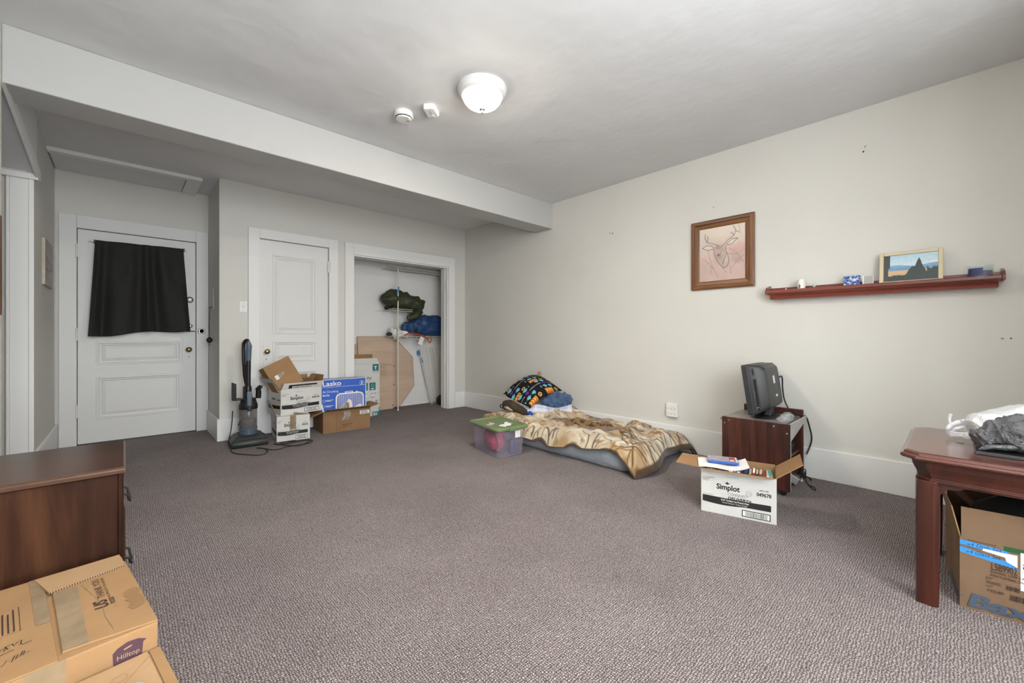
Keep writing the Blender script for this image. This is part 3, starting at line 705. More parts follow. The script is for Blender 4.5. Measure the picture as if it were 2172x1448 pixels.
# the fries carton beside the television, full of disc cases
W, D, H = .385, .265, .256
t = thing('movie_carton', 'white french-fry carton full of disc cases beside the television stand', 'cardboard box', (2.727, .895, 0), -74.8)
carton(t, W, D, H, 'wboard', 'kraft', [('f', 79, .065, (0, .05), .004), ('l', 88, .15, (.0, .02)), ('r', 52, .155, (.0, .01), .004), ('k', 6, .01)])
P = front(t, W, D, FM); fries_print(P, W, H); P.build(label='black carton printing'); P = rightf(t, W, D, FM); fries_side(P, D, H); P.build()
MOVIE = t
def on(root, p):  # local point of a thing to the world
    bpy.context.view_layer.update(); return root.matrix_world @ Vector(p)
cols = {}
for nm, c in (('case_black', (.02, .02, .022)), ('case_red', (.32, .03, .03)), ('case_white', (.66, .65, .62)), ('case_blue', (.03, .10, .42)), ('case_grey', (.13, .13, .14)), ('case_brown', (.12, .06, .035)), ('case_teal', (.10, .30, .27)), ('case_cream', (.55, .47, .34))):
    MT[nm] = M(nm, c, .3, var=.15, vscale=30); cols[nm] = c
cn = {'black': 'black', 'red': 'dark red', 'white': 'white', 'blue': 'blue', 'grey': 'grey', 'brown': 'brown', 'teal': 'pale green', 'cream': 'cream'}
xx = -W / 2 + .012; k = 0; seq = ['black', 'grey', 'white', 'red', 'black', 'grey', 'black', 'brown', 'cream', 'blue', 'white', 'black', 'black', 'grey', 'red', 'black', 'brown', 'grey', 'white']
ORD = 'first second third fourth fifth sixth seventh eighth ninth tenth eleventh twelfth thirteenth fourteenth fifteenth sixteenth seventeenth eighteenth nineteenth'.split()
while xx < W / 2 - .045 and k < len(seq):
    c = seq[k]; th = random.choice((.014, .014, .016, .022)); hh = .19 + random.uniform(-.006, .006)
    l = on(t, (xx + th / 2, -.045 + random.uniform(-.008, .008), .066))
    o = thing('disc_case', '%s disc case, %s from the left in the row inside the movie carton' % (cn[c], ORD[k]), 'disc case', l, -74.8 + random.uniform(-.6, .6), 'disc cases in the movie carton')
    obj('cover', B().box(-th / 2, th / 2, -.066, .066, 0, hh), 'case_' + c, o, .0015)
    obj('spine_label', B().box(-th / 2 + .002, th / 2 - .002, -.05, .05, hh - .0002, hh + .0006), random.choice(['paper', 'case_grey', 'case_red', 'case_cream', 'case_blue']), o)
    xx += th + .0025; k += 1
l = on(t, (W / 2 - .030, -.055, .165)); o = thing('disc_case', 'pale green disc case leaning at the right front corner of the movie carton', 'disc case', l, -70, 'disc cases in the movie carton')
obj('cover', B().box(-.008, .008, -.06, .06, 0, .10), 'case_teal', o, .0015); obj('front_label', B().box(-.006, .006, -.0615, -.0602, .012, .09), 'paper', o)
# paper sheets and a blue case lying over the left of the carton
l = on(t, (-.095, 0, .262))
o = thing('paper_leaflet', 'lined white leaflet lying across the movie carton', 'leaflet', l, -66)
MTl = M('lined_paper', (.78, .78, .80), .6); MT['lined'] = MTl
obj('sheet', grid_mesh(lambda U, V: (-.13 + U * .27, -.12 + V * .20, .002 + .018 * np.clip(U - .62, 0, 1) ** 2 * 8 + .004 * np.sin(U * 7)), 20, 8), 'paper', o, solid=.002)
P = Print(o, (-.13, -.12, .006), (1, 0, 0), (0, 1, 0), ['inkg']);
for i in range(15): P.rect(.006 + i * .0112, .004, .0072 + i * .0112, .032, 'inkg')
P.build('printed_rules')
l = on(t, (-.090, .012, .2735)); o = thing('blue_disc_case', 'blue disc case with photo cover lying on the white leaflet', 'disc case', l, -66)
obj('cover', B().box(-.085, .085, -.055, .067, 0, .014), 'case_blue', o, .002)
def cvr(U, V):
    C = np.ones(U.shape + (3,)) * np.array([.35, .32, .36]); C *= (.45 + 1.1 * fbm(U, V, 7, 21))[..., None]
    C = blend(C, (.40, .03, .05), ((U > .74) & (V > .15) & (V < .85)) * 1.0); C = blend(C, (.70, .70, .72), (U > .93) * 1.0); return blend(C, (.7, .7, .7), ((U > .76) & (U < .88) & (V < .45) & (V > .2)) * 1.0)
obj('cover_art', grid_mesh(lambda U, V: (-.082 + U * .164, -.052 + V * .116, U * 0 + .0146), 40, 30, cvr), 'art', o)

# lower and upper fries cartons by the closet door
W, D, H = .300, .37, .250
t = thing('fries_carton', 'lower white french-fry carton with brown tape on the floor beside the vacuum', 'cardboard box', (1.278, 4.752, 0), -7)
carton(t, W, D, H, 'wboard', 'kraft', [('l', 20, .14, (.0, .02)), ('k', -70, .14), ('r', -80, .14), ('f', -86, .14)])
P = front(t, W, D, FM); fries_print(P, W, H); P.build(label='black carton printing'); P = leftf(t, W, D, FM); fries_side(P, D, H); P.build()
obj('tape', B().box(.118 - W / 2, .172 - W / 2, -D / 2 - .0016, -D / 2 - .0009, H * .45, H + .001), 'tape', t, label='torn brown packing tape')
W, D, H = .420, .285, .256
t = thing('fries_carton', 'upper white french-fry carton stacked open beside the vacuum', 'cardboard box', (1.331, 4.780, .253), 9.5)
carton(t, W, D, H, 'wboard', 'kraft', [('f', 24, .075, (.015, -.015)), ('l', 34, .14, (.0, .01)), ('r', 15, .13, (.01, .01)), ('k', 10, .12)])
P = front(t, W, D, FM); fries_print(P, W, H); P.build(label='black carton printing'); P = leftf(t, W, D, FM); fries_side(P, D, H); P.build()
f_ = Vector((0, -math.sin(R(24)), math.cos(R(24)))); P = Print(t, Vector((-W / 2, -D / 2 - .003, H)), (1, 0, 0), f_, ['ink'], .001)
P.rect(.07, .012, .105, .052, 'ink'); P.rect(.105, .036, .36, .052, 'ink'); P.text('KEEP FROZEN', .12, .014, .18, .012, 'ink', .01); P.build()
UP = t
# brown cartons put inside the upper one
t = thing('small_brown_carton', 'tilted brown carton with shiny tape label sticking out of the upper fries carton', 'cardboard box', (1.215, 4.755, .60), 9)
rt = Matrix.Rotation(R(-25), 4, 'Y') @ Matrix.Rotation(R(-14), 4, 'X')
b = B().box(-.135, .135, -.07, .07, -.10, .20, 0); bmesh.ops.transform(b.bm, matrix=rt, verts=b.bm.verts); obj('body', b, 'kraft', t, .002)
P = Print(t, rt @ Vector((-.135, -.07, -.10)), rt.to_3x3() @ Vector((1, 0, 0)), rt.to_3x3() @ Vector((0, 0, 1)), ['paper', 'film'])
P.rect(.05, .13, .085, .175, 'paper'); P.rect(.088, .135, .12, .178, 'film'); P.rect(.125, .15, .15, .185, 'film'); P.build('tape_label')
t = thing('loose_carton', 'dark brown open carton at the back of the upper fries carton', 'cardboard box', (1.425, 4.845, .345), 12)
carton(t, .17, .14, .22, 'kraftd', 'kraft', [('l', 20, .06), ('r', 25, .07, (.02, .02)), ('f', 28, .05, (.02, .0))])

# brown carton holding the fan box
W, D, H = .515, .35, .232
t = thing('brown_carton', 'open brown carton on the floor holding the blue fan box', 'cardboard box', (1.828, 4.797, 0), -2.5)
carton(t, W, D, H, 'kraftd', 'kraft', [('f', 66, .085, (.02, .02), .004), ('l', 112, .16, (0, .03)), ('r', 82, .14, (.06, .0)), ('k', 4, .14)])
P = front(t, W, D, ['paper', 'ink', 'inkb', 'film']); P.rect(.395, .168, .505, .208, 'paper'); P.bars(.402, .173, .492, .188, 'ink', 24, 3); P.rect(.405, .194, .48, .200, 'inkb')
P.text('Harvest House', .205, .068, .105, .014, 'inkb', .01); P.text('PRODUCE', .215, .048, .085, .010, 'inkb', 0)
P.rect(.138, .0, .140, .20, 'inkb'); P.build()
obj('tape_flag', grid_mesh(lambda U, V: (-.055 + U * .075 + .01 * np.sin(V * 5), -D / 2 - .012 - .012 * np.sin(V * 3.1) - .01 * np.sin(U * 6), .225 - V * .10), 10, 10), 'film', t, smooth=60, label='crumpled clear packing tape')
# fan box
W, D, H = .505, .12, .565
t = thing('fan_box', 'blue and white box-fan carton standing in the brown carton', 'fan box', (1.830, 4.795, .006), -1.5)
b = B().box(-W / 2, W / 2, -D / 2, D / 2, 0, H); obj('body', b, 'lasko', t, .002)
P = front(t, W, D, ['paper', 'ink', 'lasko', 'inkg'])
P.rect(0, H - .006, W, H, 'paper'); P.rect(W - .008, 0, W, H, 'paper'); P.rect(.01, H - .088, W - .01, H - .085, 'paper')
P.text('Lasko', .018, H - .075, .20, .056, 'paper', .02); P.text('Air Circulating', .02, H - .155, .165, .032, 'paper', 0); P.text('Box Fan', .02, H - .185, .07, .022, 'paper', .02)
P.ring(W - .05, H - .060, .026, .003, 'paper'); P.text('1', W - .057, H - .076, .012, .032, 'paper', .03)
for k in range(3): P.ring(.030, H - .235 - k * .062, .013, .002, 'paper', 14); P.rect(.05, H - .232 - k * .062, .135, H - .227 - k * .062, 'paper'); P.rect(.05, H - .243 - k * .062, .11, H - .239 - k * .062, 'paper')
# the picture of the fan
fx0, fx1, fz0, fz1 = .165, .470, .04, .395
rr = [(fx0, fz0 + .04), (fx0, fz1 - .04), (fx0 + .012, fz1 - .012), (fx0 + .04, fz1), (fx1 - .04, fz1), (fx1 - .012, fz1 - .012), (fx1, fz1 - .04), (fx1, fz0 + .04), (fx1 - .04, fz0), (fx0 + .04, fz0), (fx0, fz0 + .04)]
P.line(rr, .016, 'paper')
for k in range(26):
    x = fx0 + .02 + k * (fx1 - fx0 - .04) / 25; P.rect(x - .0017, fz0 + .01, x + .0017, fz1 - .012, 'paper')
cx, cz = .325, .185
for an in (100, 28, 215, 320):
    c_, s_ = math.cos(R(an)), math.sin(R(an)); q = []
    for u_, v_ in ((.015, -.012), (.06, -.032), (.12, -.030), (.148, 0), (.12, .020), (.06, .022), (.015, .012)): q.append((cx + u_ * c_ - v_ * s_, cz + u_ * s_ + v_ * c_))
    P.poly(q, 'paper')
P.disc(cx, cz, .026, 'paper'); P.rect(.26, fz1 + .006, .35, fz1 + .024, 'paper'); P.rect(.272, fz1 + .010, .338, fz1 + .017, 'lasko'); P.disc(.395, fz1 + .008, .012, 'paper')
P.line([(-.0 + .005, .30), (.03, .20), (.085, .10), (.15, .03)], .016, 'paper')
P.build('printed_front', label='white fan picture and lettering'); P = Print(t, (-W / 2, -D / 2, H), (1, 0, 0), (0, 1, 0), ['paper', 'inkg'])
P.rect(0, 0, W, .010, 'paper'); P.rect(W - .07, .012, W - .012, .11, 'paper'); P.rect(W - .06, .03, W - .025, .085, 'inkg'); P.rect(.10, .045, .19, .062, 'paper'); P.rect(.26, .05, .40, .066, 'paper'); P.rect(0, .108, W, .12, 'paper'); P.build('printed_top')
# clear bag lying over the carton edge in front of the fan box
t = thing('clear_bag', 'crumpled clear plastic bag between fan box and brown carton flap', 'plastic bag', (1.785, 4.668, .235), 0)
obj('film', B().sweep([(-.05, 0, .015), (-.01, -.012, .03), (.03, -.005, .035), (.07, 0, .02)], [(.004, .004), (.020, .035), (.022, .04), (.006, .02)], 16, .010, 40, 5, 3), 'film', t, smooth=70)
obj('card', B().box(.025, .06, -.025, -.022, -.005, .075), 'kraft', t)

# comforter box in the closet
W, D, H = .43, .23, .686
t = thing('bedding_box', 'tall white and green bedding carton with open flaps in the closet', 'cardboard box', (2.282, 5.362, 0), -2)
carton(t, W, D, H, 'wboard', 'kraft', [('f', 66, .0, (0, 0)), ('k', 3, .12, (.0, .05)), ('r', 98, .20, (.03, .05)), ('l', 10, .11)])
flap(t, W, D, H, 'wboard', 'kraftd', 'f', -30, .085, (.0, .02))
P = front(t, W, D, ['teal', 'paper', 'inkg', 'ink', 'kraftd', 'inkb'])
P.rect(W - .098, H - .115, W - .014, H - .004, 'teal'); P.text('T', W - .075, H - .075, .036, .046, 'paper', .05); P.rect(W - .098, H - .115, W - .014, H - .088, 'inkg'); P.text('Twin', W - .074, H - .108, .034, .014, 'paper', .01)
P.line([(.10, H - .10), (.115, H - .085), (.135, H - .088), (.155, H - .07), (.18, H - .078), (.20, H - .095), (.215, H - .10)], .003, 'inkg')
P.text('nity', .215, H - .215, .105, .055, 'ink', 0); P.rect(.22, H - .222 - .006, .37, H - .225, 'inkg')
P.rect(.215, H - .345, .268, H - .245, 'teal'); P.rect(.290, H - .345, .373, H - .245, 'teal'); P.ring(.331, H - .282, .018, .003, 'paper', 14); P.rect(.308, H - .325, .355, H - .318, 'paper'); P.rect(.312, H - .335, .350, H - .330, 'paper')
P.rect(W - .012, 0, W - .0005, .11, 'teal'); P.rect(W - .10, 0, W - .012, .055, 'teal'); P.rect(W - .088, .006, W - .035, .042, 'paper'); P.bars(W - .084, .010, W - .039, .038, 'ink', 16, 2)
P.build(label='green and black carton printing')
def bedart(U, V):
    C = np.ones(U.shape + (3,)) * np.array([.72, .69, .70]); C *= (.8 + .35 * fbm(U, V, 6, 31))[..., None]
    C = blend(C, (.42, .39, .42), np.clip((fbm(U, V, 9, 41) - .55) * 5, 0, 1) * (V < .6)); C = blend(C, (.30, .22, .17), np.exp(-((U - .9) / .08) ** 2 - ((V - .30) / .10) ** 2))
    return blend(C, (.10, .09, .09), np.exp(-((V - .78) / .022) ** 2) * np.clip((fbm(U, V, 14, 51) - .35) * 4, 0, 1))
obj('printed_photo', grid_mesh(lambda U, V: (-W / 2 + .20 + U * .205, U * 0 - D / 2 - .0008, .12 + V * .23), 50, 50, bedart), 'art', t)
# ------------------------------------------------------------------ vacuum cleaner
t = thing('vacuum_cleaner', 'black and blue-grey upright vacuum cleaner with clear dust bin', 'vacuum cleaner', (.882, 4.62, 0), -4)
hd = B().loft([[(-.150, -.06, .012), (.150, -.06, .012), (.150, .20, .012), (-.150, .20, .012)], [(-.152, -.07, .045), (.152, -.07, .045), (.152, .20, .05), (-.152, .20, .05)], [(-.135, -.035, .085), (.135, -.035, .085), (.120, .19, .095), (-.120, .19, .095)], [(-.085, .03, .105), (.085, .03, .105), (.085, .17, .115), (-.085, .17, .115)]])
obj('floor_head', hd, 'dgrey', t, .008, 3)
obj('brush_roll_cover', B().lathe([(.0, -.146), (.030, -.146), (.034, -.140), (.034, .140), (.030, .146), (0, .146)], 20, (0, -.05, .040), 'x'), 'dgrey', t, smooth=40)
for s in (-1, 1): obj('wheel', B().lathe([(.0, -.012), (.035, -.012), (.038, 0), (.035, .012), (0, .012)], 20, (s * .135, .17, .038), 'x'), 'black', t, smooth=40)
obj('bin_base', B().lathe([(.068, .098), (.075, .105), (.073, .145), (.078, .150), (.078, .162), (.07, .165)], 28, (0, .09, 0)), 'bluegrey', t, smooth=35, label='blue-grey vented base ring')
b = B()
for k in range(9):
    a = R(-150 + k * 15); c = Vector((.0755 * math.cos(a), .09 + .0755 * math.sin(a), 0)); b.box(c.x - .003, c.x + .003, c.y - .003, c.y + .003, .112, .140)
obj('vent_slots', b, 'dgrey', t, kind='stuff')
obj('dust_bin', B().lathe([(.070, .163), (.074, .17), (.075, .345), (.072, .35)], 28, (0, .09, 0)), 'bin', t, smooth=40, label='clear grey dust bin')
obj('dust', B().sweep([(0, .09, .165), (0, .09, .20), (.01, .09, .235), (0, .09, .262)], [(.055, .055), (.060, .060), (.056, .056), (.025, .025)], 18, .012, 30, 4, 2), 'dust', t, smooth=60)
obj('cyclone', B().lathe([(.040, .26), (.045, .30), (.048, .35)], 20, (0, .09, 0)), 'dgrey', t, smooth=40)
obj('bin_lid', B().lathe([(.078, .345), (.080, .355), (.079, .385), (.070, .41), (.062, .445), (.045, .452), (0, .452)], 28, (0, .09, 0)), 'black', t, smooth=35)
obj('latch', B().box(-.016, .016, .000, .022, .33, .385), 'black', t, .006)
obj('bin_handle', B().prism([(-.018, .37), (.018, .37), (.022, .50), (.015, .52), (-.018, .52), (-.022, .50)], 'y', .005, .03), 'bluegrey', t, .006)
obj('spine', B().box(-.035, .035, .14, .19, .10, .56), 'black', t, .012)
obj('pole_collar', B().lathe([(.028, .43), (.030, .54), (.026, .56), (.022, .57)], 18, (0, .10, 0)), 'black', t, smooth=40)
obj('pole', B().tube([(0, .10, .55), (.003, .10, .82)], .0205, 16), 'black', t, smooth=40)
obj('handle_grip', B().tube([(.003, .10, .815), (.004, .095, .90), (.006, .085, .955), (.000, .085, .998)], [.0225, .024, .024, .016], 14), 'bluegrey', t, smooth=45)
obj('hose', B().tube([(.004, .105, 1.0), (-.012, .11, 1.015), (-.032, .125, .99), (-.036, .135, .92), (-.030, .145, .80), (-.02, .165, .62), (.03, .19, .46), (.05, .19, .34)], .016, 12, smooth=3), 'black', t, smooth=50)
hb = B()
for k in range(16):
    z = .985 - k * .013; hb.lathe([(.0172, z - .003), (.0182, z), (.0172, z + .003)], 12, (-.0345 + k * .0002, .130 + k * .001, 0))
obj('hose_ribs', hb, 'dgrey', t, smooth=40, kind='stuff')
obj('crevice_tool', B().loft([[(-.135, .07, .435), (-.100, .07, .435), (-.100, .10, .435), (-.135, .10, .435)], [(-.136, .07, .50), (-.098, .07, .50), (-.098, .10, .50), (-.136, .10, .50)], [(-.136, .078, .61), (-.098, .078, .592), (-.098, .092, .592), (-.136, .092, .61)]]), 'blackm', t, .004)
obj('tool_holder', B().box(-.12, -.06, .08, .11, .43, .455), 'black', t, .004)
obj('dusting_brush', B().tube([(.085, .10, .44), (.088, .098, .50), (.084, .09, .535), (.105, .08, .555)], [.024, .024, .022, .020, .02], 14), 'black', t, smooth=45)
obj('brush_bristles', B().loft([[(.055, .06, .525), (.075, .055, .545), (.075, .10, .548), (.055, .105, .53)], [(.105, .05, .55), (.125, .05, .565), (.125, .10, .565), (.105, .11, .55)]]), 'blackm', t, .004)
obj('cord_hook', B().tube([(-.03, .19, .20), (-.06, .20, .205), (-.07, .20, .17)], .006, 8), 'black', t)
cp = [(.80, 4.95, .30), (.775, 4.86, .14), (.735, 4.78, .03), (.734, 4.65, .006), (.705, 4.42, .005), (.784, 4.285, .005), (.878, 4.158, .005), (.963, 4.238, .006), (.96, 4.40, .008), (.89, 4.44, .012), (.934, 4.43, .012), (1.01, 4.249, .005), (1.146, 4.332, .006), (1.248, 4.283, .010), (1.369, 4.34, .005), (1.392, 4.45, .006), (1.253, 4.448, .012), (1.116, 4.407, .012), (1.06, 4.50, .005), (1.075, 4.545, .006), (1.156, 4.50, .014), (1.25, 4.44, .016), (1.334, 4.46, .010), (1.375, 4.44, .012), (1.30, 4.30, .012), (1.2, 4.259, .014), (1.118, 4.335, .014), (1.107, 4.47, .012), (1.16, 4.52, .010), (1.25, 4.47, .020)]
o = obj('power_cord', B().tube(cp, .0042, 6, smooth=3), 'blackm', smooth=60, label='black power cord looped on the carpet')
bpy.context.view_layer.update(); o.parent = t; o.matrix_parent_inverse = t.matrix_world.inverted()

# ------------------------------------------------------------------ closet contents
def wire_shelf(name, label, x0, x1, y0, y1, z, lip=.035, ends=True):
    t = thing(name, label, 'wire shelf', (0, 0, z)); r = .0035
    b = B(); b.tube([(x0, y0, 0), (x1, y0, 0)], r, 6); b.tube([(x0, y1, 0), (x1, y1, 0)], r, 6); b.tube([(x0, (y0 + y1) / 2, -.004), (x1, (y0 + y1) / 2, -.004)], r, 6)
    if lip: b.tube([(x0, y0, -lip), (x1, y0, -lip)], r, 6)
    obj('rail', b, 'wire', t, smooth=50)
    if lip:
        for k in range(int((x1 - x0) / .26) + 1): obj('lip_loop', B().tube([(x0 + .12 + k * .26, y0 - .002, .002), (x0 + .12 + k * .26, y0 - .003, -lip)], .004, 6), 'wire', t)
    n = int((x1 - x0) / .026); b = B()
    for k in range(n + 1): x = x0 + (x1 - x0) * k / n; b.tube([(x, y0, .003), (x, y1, .003)], .0024, 4)
    obj('cross_wires', b, 'wire', t, kind='stuff'); return t
wire_shelf('wire_shelf', 'white wire shelf high at the closet top', 2.74, 3.72, 5.36, 5.695, 2.020)
wire_shelf('wire_shelf', 'white wire shelf carrying the blue sleeping bag', 2.76, 3.72, 5.40, 5.695, 1.047)
t = thing('wire_shelf', 'short white wire shelf under the green sleeping bag', 'wire shelf', (2.70, 5.52, 1.415), 0)
b = B(); b.tube([(-.06, .17, .004), (.38, .17, 0)], .003, 6); b.tube([(.04, -.12, -.002), (.38, -.12, -.010)], .0035, 6); b.tube([(.05, -.12, .028), (.38, -.12, .018)], .003, 6); obj('rail', b, 'wire', t)
b = B()
for k in range(15): b.tube([(.05 + k * .022, -.12, .027 - k * .0006), (.05 + k * .022, -.12, -.003), (.05 + k * .022, .17, .002)], .0018, 4)
obj('cross_wires', b, 'wire', t, kind='stuff')
t = thing('shelf_pole', 'thin white upright pole before the wire shelves', 'pole', (2.915, 5.375, 0))
t.location = (2.832, 5.378, 0)
obj('pole', B().tube([(0, 0, 0), (0, 0, 2.012)], .010, 10), 'wire', t, smooth=40); obj('foot', B().lathe([(.012, 0), (.012, .02), (.010, .022)], 12), 'white', t)
obj('clip', B().loft([[(-.016, -.014, 1.70), (.002, -.014, 1.70), (.002, .0, 1.70), (-.016, .0, 1.70)], [(-.026, -.020, 1.66), (-.006, -.020, 1.66), (-.006, .004, 1.66), (-.026, .004, 1.66)]]), 'bluetape', t, .003, label='blue plastic clip')
obj('clip', B().box(-.007, .012, -.016, .010, 1.70, 1.755), 'bluetape', t, .005, label='blue plastic clip')

o = obj('sleeping_bag', B().sweep([(2.70, 5.50, 1.50), (2.73, 5.50, 1.55), (2.80, 5.50, 1.59), (2.98, 5.50, 1.565), (3.14, 5.50, 1.53), (3.25, 5.49, 1.49), (3.29, 5.48, 1.46)], [(.03, .05), (.10, .115), (.125, .135), (.135, .128), (.13, .122), (.10, .11), (.03, .05)], 34, .030, 13, 8, 4), 'olive', smooth=70)
tag(o, 'rolled olive green sleeping bag on the upper closet shelf', 'sleeping bag')
o = obj('sleeping_bag_hood', B().sweep([(3.22, 5.44, 1.43), (3.15, 5.42, 1.37), (3.06, 5.41, 1.325), (3.00, 5.41, 1.32)], [(.05, .06), (.07, .06), (.06, .045), (.02, .03)], 18, .012, 14, 6, 8), 'olive', None, smooth=70)
o.parent = bpy.data.objects['sleeping_bag']; o.name = 'hood_end'
o = obj('dark_lining', B().sweep([(2.70, 5.44, 1.48), (2.695, 5.44, 1.45), (2.71, 5.43, 1.43)], [(.01, .02), (.035, .04), (.02, .02)], 12, .004, 20, 4, 3), 'blackm', bpy.data.objects['sleeping_bag'], smooth=70)
t = thing('sleeping_bag', 'puffy navy blue sleeping bag on the lower closet shelf', 'sleeping bag', (0, 0, 0))
obj('body', B().sweep([(3.10, 5.48, 1.19), (3.16, 5.48, 1.20), (3.30, 5.49, 1.205), (3.50, 5.50, 1.21), (3.66, 5.50, 1.20), (3.71, 5.50, 1.19)], [(.05, .06), (.10, .12), (.125, .15), (.13, .155), (.11, .14), (.03, .05)], 34, .034, 14, 8, 14), 'navy', t, smooth=70)
obj('folded_end', B().sweep([(2.92, 5.45, 1.20), (2.95, 5.44, 1.195), (3.02, 5.43, 1.18), (3.10, 5.42, 1.20), (3.18, 5.42, 1.25)], [(.02, .02), (.06, .055), (.085, .075), (.08, .085), (.03, .04)], 26, .030, 18, 7, 18), 'navy', t, smooth=70)
t = thing('white_cloth', 'crumpled white cloth on the lower closet shelf', 'cloth', (2.86, 5.50, 1.052))
obj('cloth', B().sweep([(-.11, 0, .03), (-.06, 0, .045), (.02, 0, .05), (.12, -.02, .035), (.20, -.03, .02)], [(.015, .02), (.06, .06), (.08, .06), (.07, .045), (.03, .02)], 26, .045, 24, 7, 22), 'paper', t, smooth=70)
o = obj('dark_pouch', B().sweep([(2.70, 5.47, 1.075), (2.73, 5.46, 1.085), (2.78, 5.46, 1.075)], [(.02, .015), (.03, .03), (.015, .02)], 14, .006, 25, 5, 30), 'dgrey', smooth=60); tag(o, 'small dark grey pouch at the left end of the lower closet shelf', 'pouch')
o = obj('red_strap', B().tube([(2.93, 5.385, 1.065), (3.02, 5.375, 1.10), (3.10, 5.372, 1.082), (3.20, 5.370, 1.070), (3.29, 5.368, 1.035), (3.335, 5.365, .955), (3.352, 5.365, .955), (3.378, 5.366, 1.01), (3.365, 5.375, 1.06)], .009, 8, smooth=2), 'red', smooth=60); tag(o, 'orange-red strap looping over the lower closet shelf edge', 'strap')
t = thing('hang_tag', 'blank white tag hanging from the orange-red strap', 'tag', (3.195, 5.362, .985), 0)
b = B().box(-.034, .034, -.0015, .0015, -.058, .058); bmesh.ops.rotate(b.bm, cent=(0, 0, 0), matrix=Matrix.Rotation(R(24), 3, 'Y'), verts=b.bm.verts); obj('card', b, 'paper', t)

# octagonal table top and its folded leaf
def octo(w, h, c): return [(-w / 2 + c, 0), (w / 2 - c, 0), (w / 2, c), (w / 2, h - c), (w / 2 - c, h), (-w / 2 + c, h), (-w / 2, h - c), (-w / 2, c)]
t = thing('octagon_table_top', 'pale wood octagonal folding table top leaning in the closet', 'table top', (2.715, 5.555, .004))
pl = [(-.355, 0), (.14, 0), (.14, 1.045), (-.355, 1.045)]
lean = lambda o, a=-4.2: setattr(o, 'rotation_euler', (R(a), 0, 0))
o = obj('front_board', B().prism(pl, 'y', 0, .022), ['maple'], t, .002); lean(o)
o = obj('top_edge', B().box(-.355, .14, -.001, .023, 1.045, 1.049), 'mapedge', t); lean(o)
pr = [(.145, .02), (.245, .02), (.50, .31), (.49, .735), (.20, 1.04), (.145, 1.04)]
o = obj('side_leaf', B().prism(pr, 'y', .024, .046), 'maple', t, .002); lean(o)
o = obj('leaf_edge', B().tube([(p[0], .035, p[1]) for p in pr[1:5]], .011, 4), 'mapedge', t); lean(o)
o = obj('hinge_rail', B().box(.142, .205, .006, .024, .02, 1.035), 'maple', t, .002); lean(o)
for z in (.05, .35, .62, .98):
    o = obj('screw', B().lathe([(.008, 0), (.008, .004), (0, .005)], 8, (0, 0, 0), 'y'), 'dgrey', o.parent); o.location = (.128 + 0.0, -.0 - z * .0735, z); o.scale = (1, -1, 1)
o = obj('rear_leaf', B().prism([(-.56, .02), (-.30, .02), (-.30, 1.0), (-.36, .95), (-.56, .78)], 'y', .05, .070), 'maple', t, .002); lean(o)

# wire racks leaning in the closet corner
t = thing('wire_rack', 'white wire shelf panel leaning in the closet corner with blue clips', 'wire rack', (3.50, 5.53, 0))
P0 = lambda s, z: (-.165 + (1 - z / .86) * .15 + s * 1.0, .02 + z / .86 * .13, z)
b = B(); n = 34
for x in (0, .24): b.tube([(.0 + x * .5, .01, .005), (-.15 + x, .14, .86)], .004, 6)
b.tube([(.06, .01, .005), (-.03, .14, .86)], .003, 6); obj('rail', b, 'wire', t)
b = B()
for k in range(n):
    f = k / (n - 1); z = .01 + f * .85; a0 = Vector((0, .01, .005)).lerp(Vector((-.15, .14, .86)), f); a1 = Vector((.12, .01, .005)).lerp(Vector((.09, .14, .86)), f); b.tube([a0, a1], .0026, 4)
obj('cross_wires', b, 'wire', t, kind='stuff')
obj('front_rail', B().tube([(-.035, -.01, 0), (-.185, .10, .83)], .005, 6), 'wire', t); obj('front_rail', B().tube([(-.012, -.01, 0), (-.150, .10, .70)], .005, 6), 'wire', t)
obj('clip', B().loft([[(-.205, .085, .76), (-.165, .085, .76), (-.165, .11, .76), (-.205, .11, .76)], [(-.212, .085, .80), (-.172, .085, .80), (-.172, .11, .80), (-.212, .11, .80)], [(-.205, .09, .835), (-.185, .09, .835), (-.185, .10, .835), (-.205, .10, .835)]]), 'bluetape', t, .005, label='blue plastic clip')
obj('clip', B().loft([[(-.135, .08, .645), (-.115, .08, .645), (-.115, .10, .645), (-.135, .10, .645)], [(-.155, .085, .715), (-.138, .085, .715), (-.138, .10, .715), (-.155, .10, .715)]]), 'bluetape', t, .004, label='blue plastic clip')
t = thing('wire_rack', 'white wire shelf panel behind the clipped one in the closet corner', 'wire rack', (3.62, 5.55, 0))
b = B()
for x in (0, .11): b.tube([(x, .0, .004), (-.08 + x, .12, .88)], .003, 6)
obj('rail', b, 'wire', t); b = B()
for k in range(30):
    f = k / 29; b.tube([Vector((0, 0, .01)).lerp(Vector((-.08, .12, .87)), f), Vector((.11, 0, .01)).lerp(Vector((.03, .12, .87)), f)], .0026, 4)
obj('cross_wires', b, 'wire', t, kind='stuff')
o = obj('black_bag', B().sweep([(3.50, 5.40, .055), (3.53, 5.40, .065), (3.60, 5.41, .08), (3.67, 5.42, .07), (3.70, 5.42, .05)], [(.02, .035), (.06, .06), (.08, .078), (.06, .065), (.02, .03)], 20, .014, 14, 6, 33), 'blackm', smooth=60); tag(o, 'small black cloth bag on the closet floor by the jamb', 'bag')

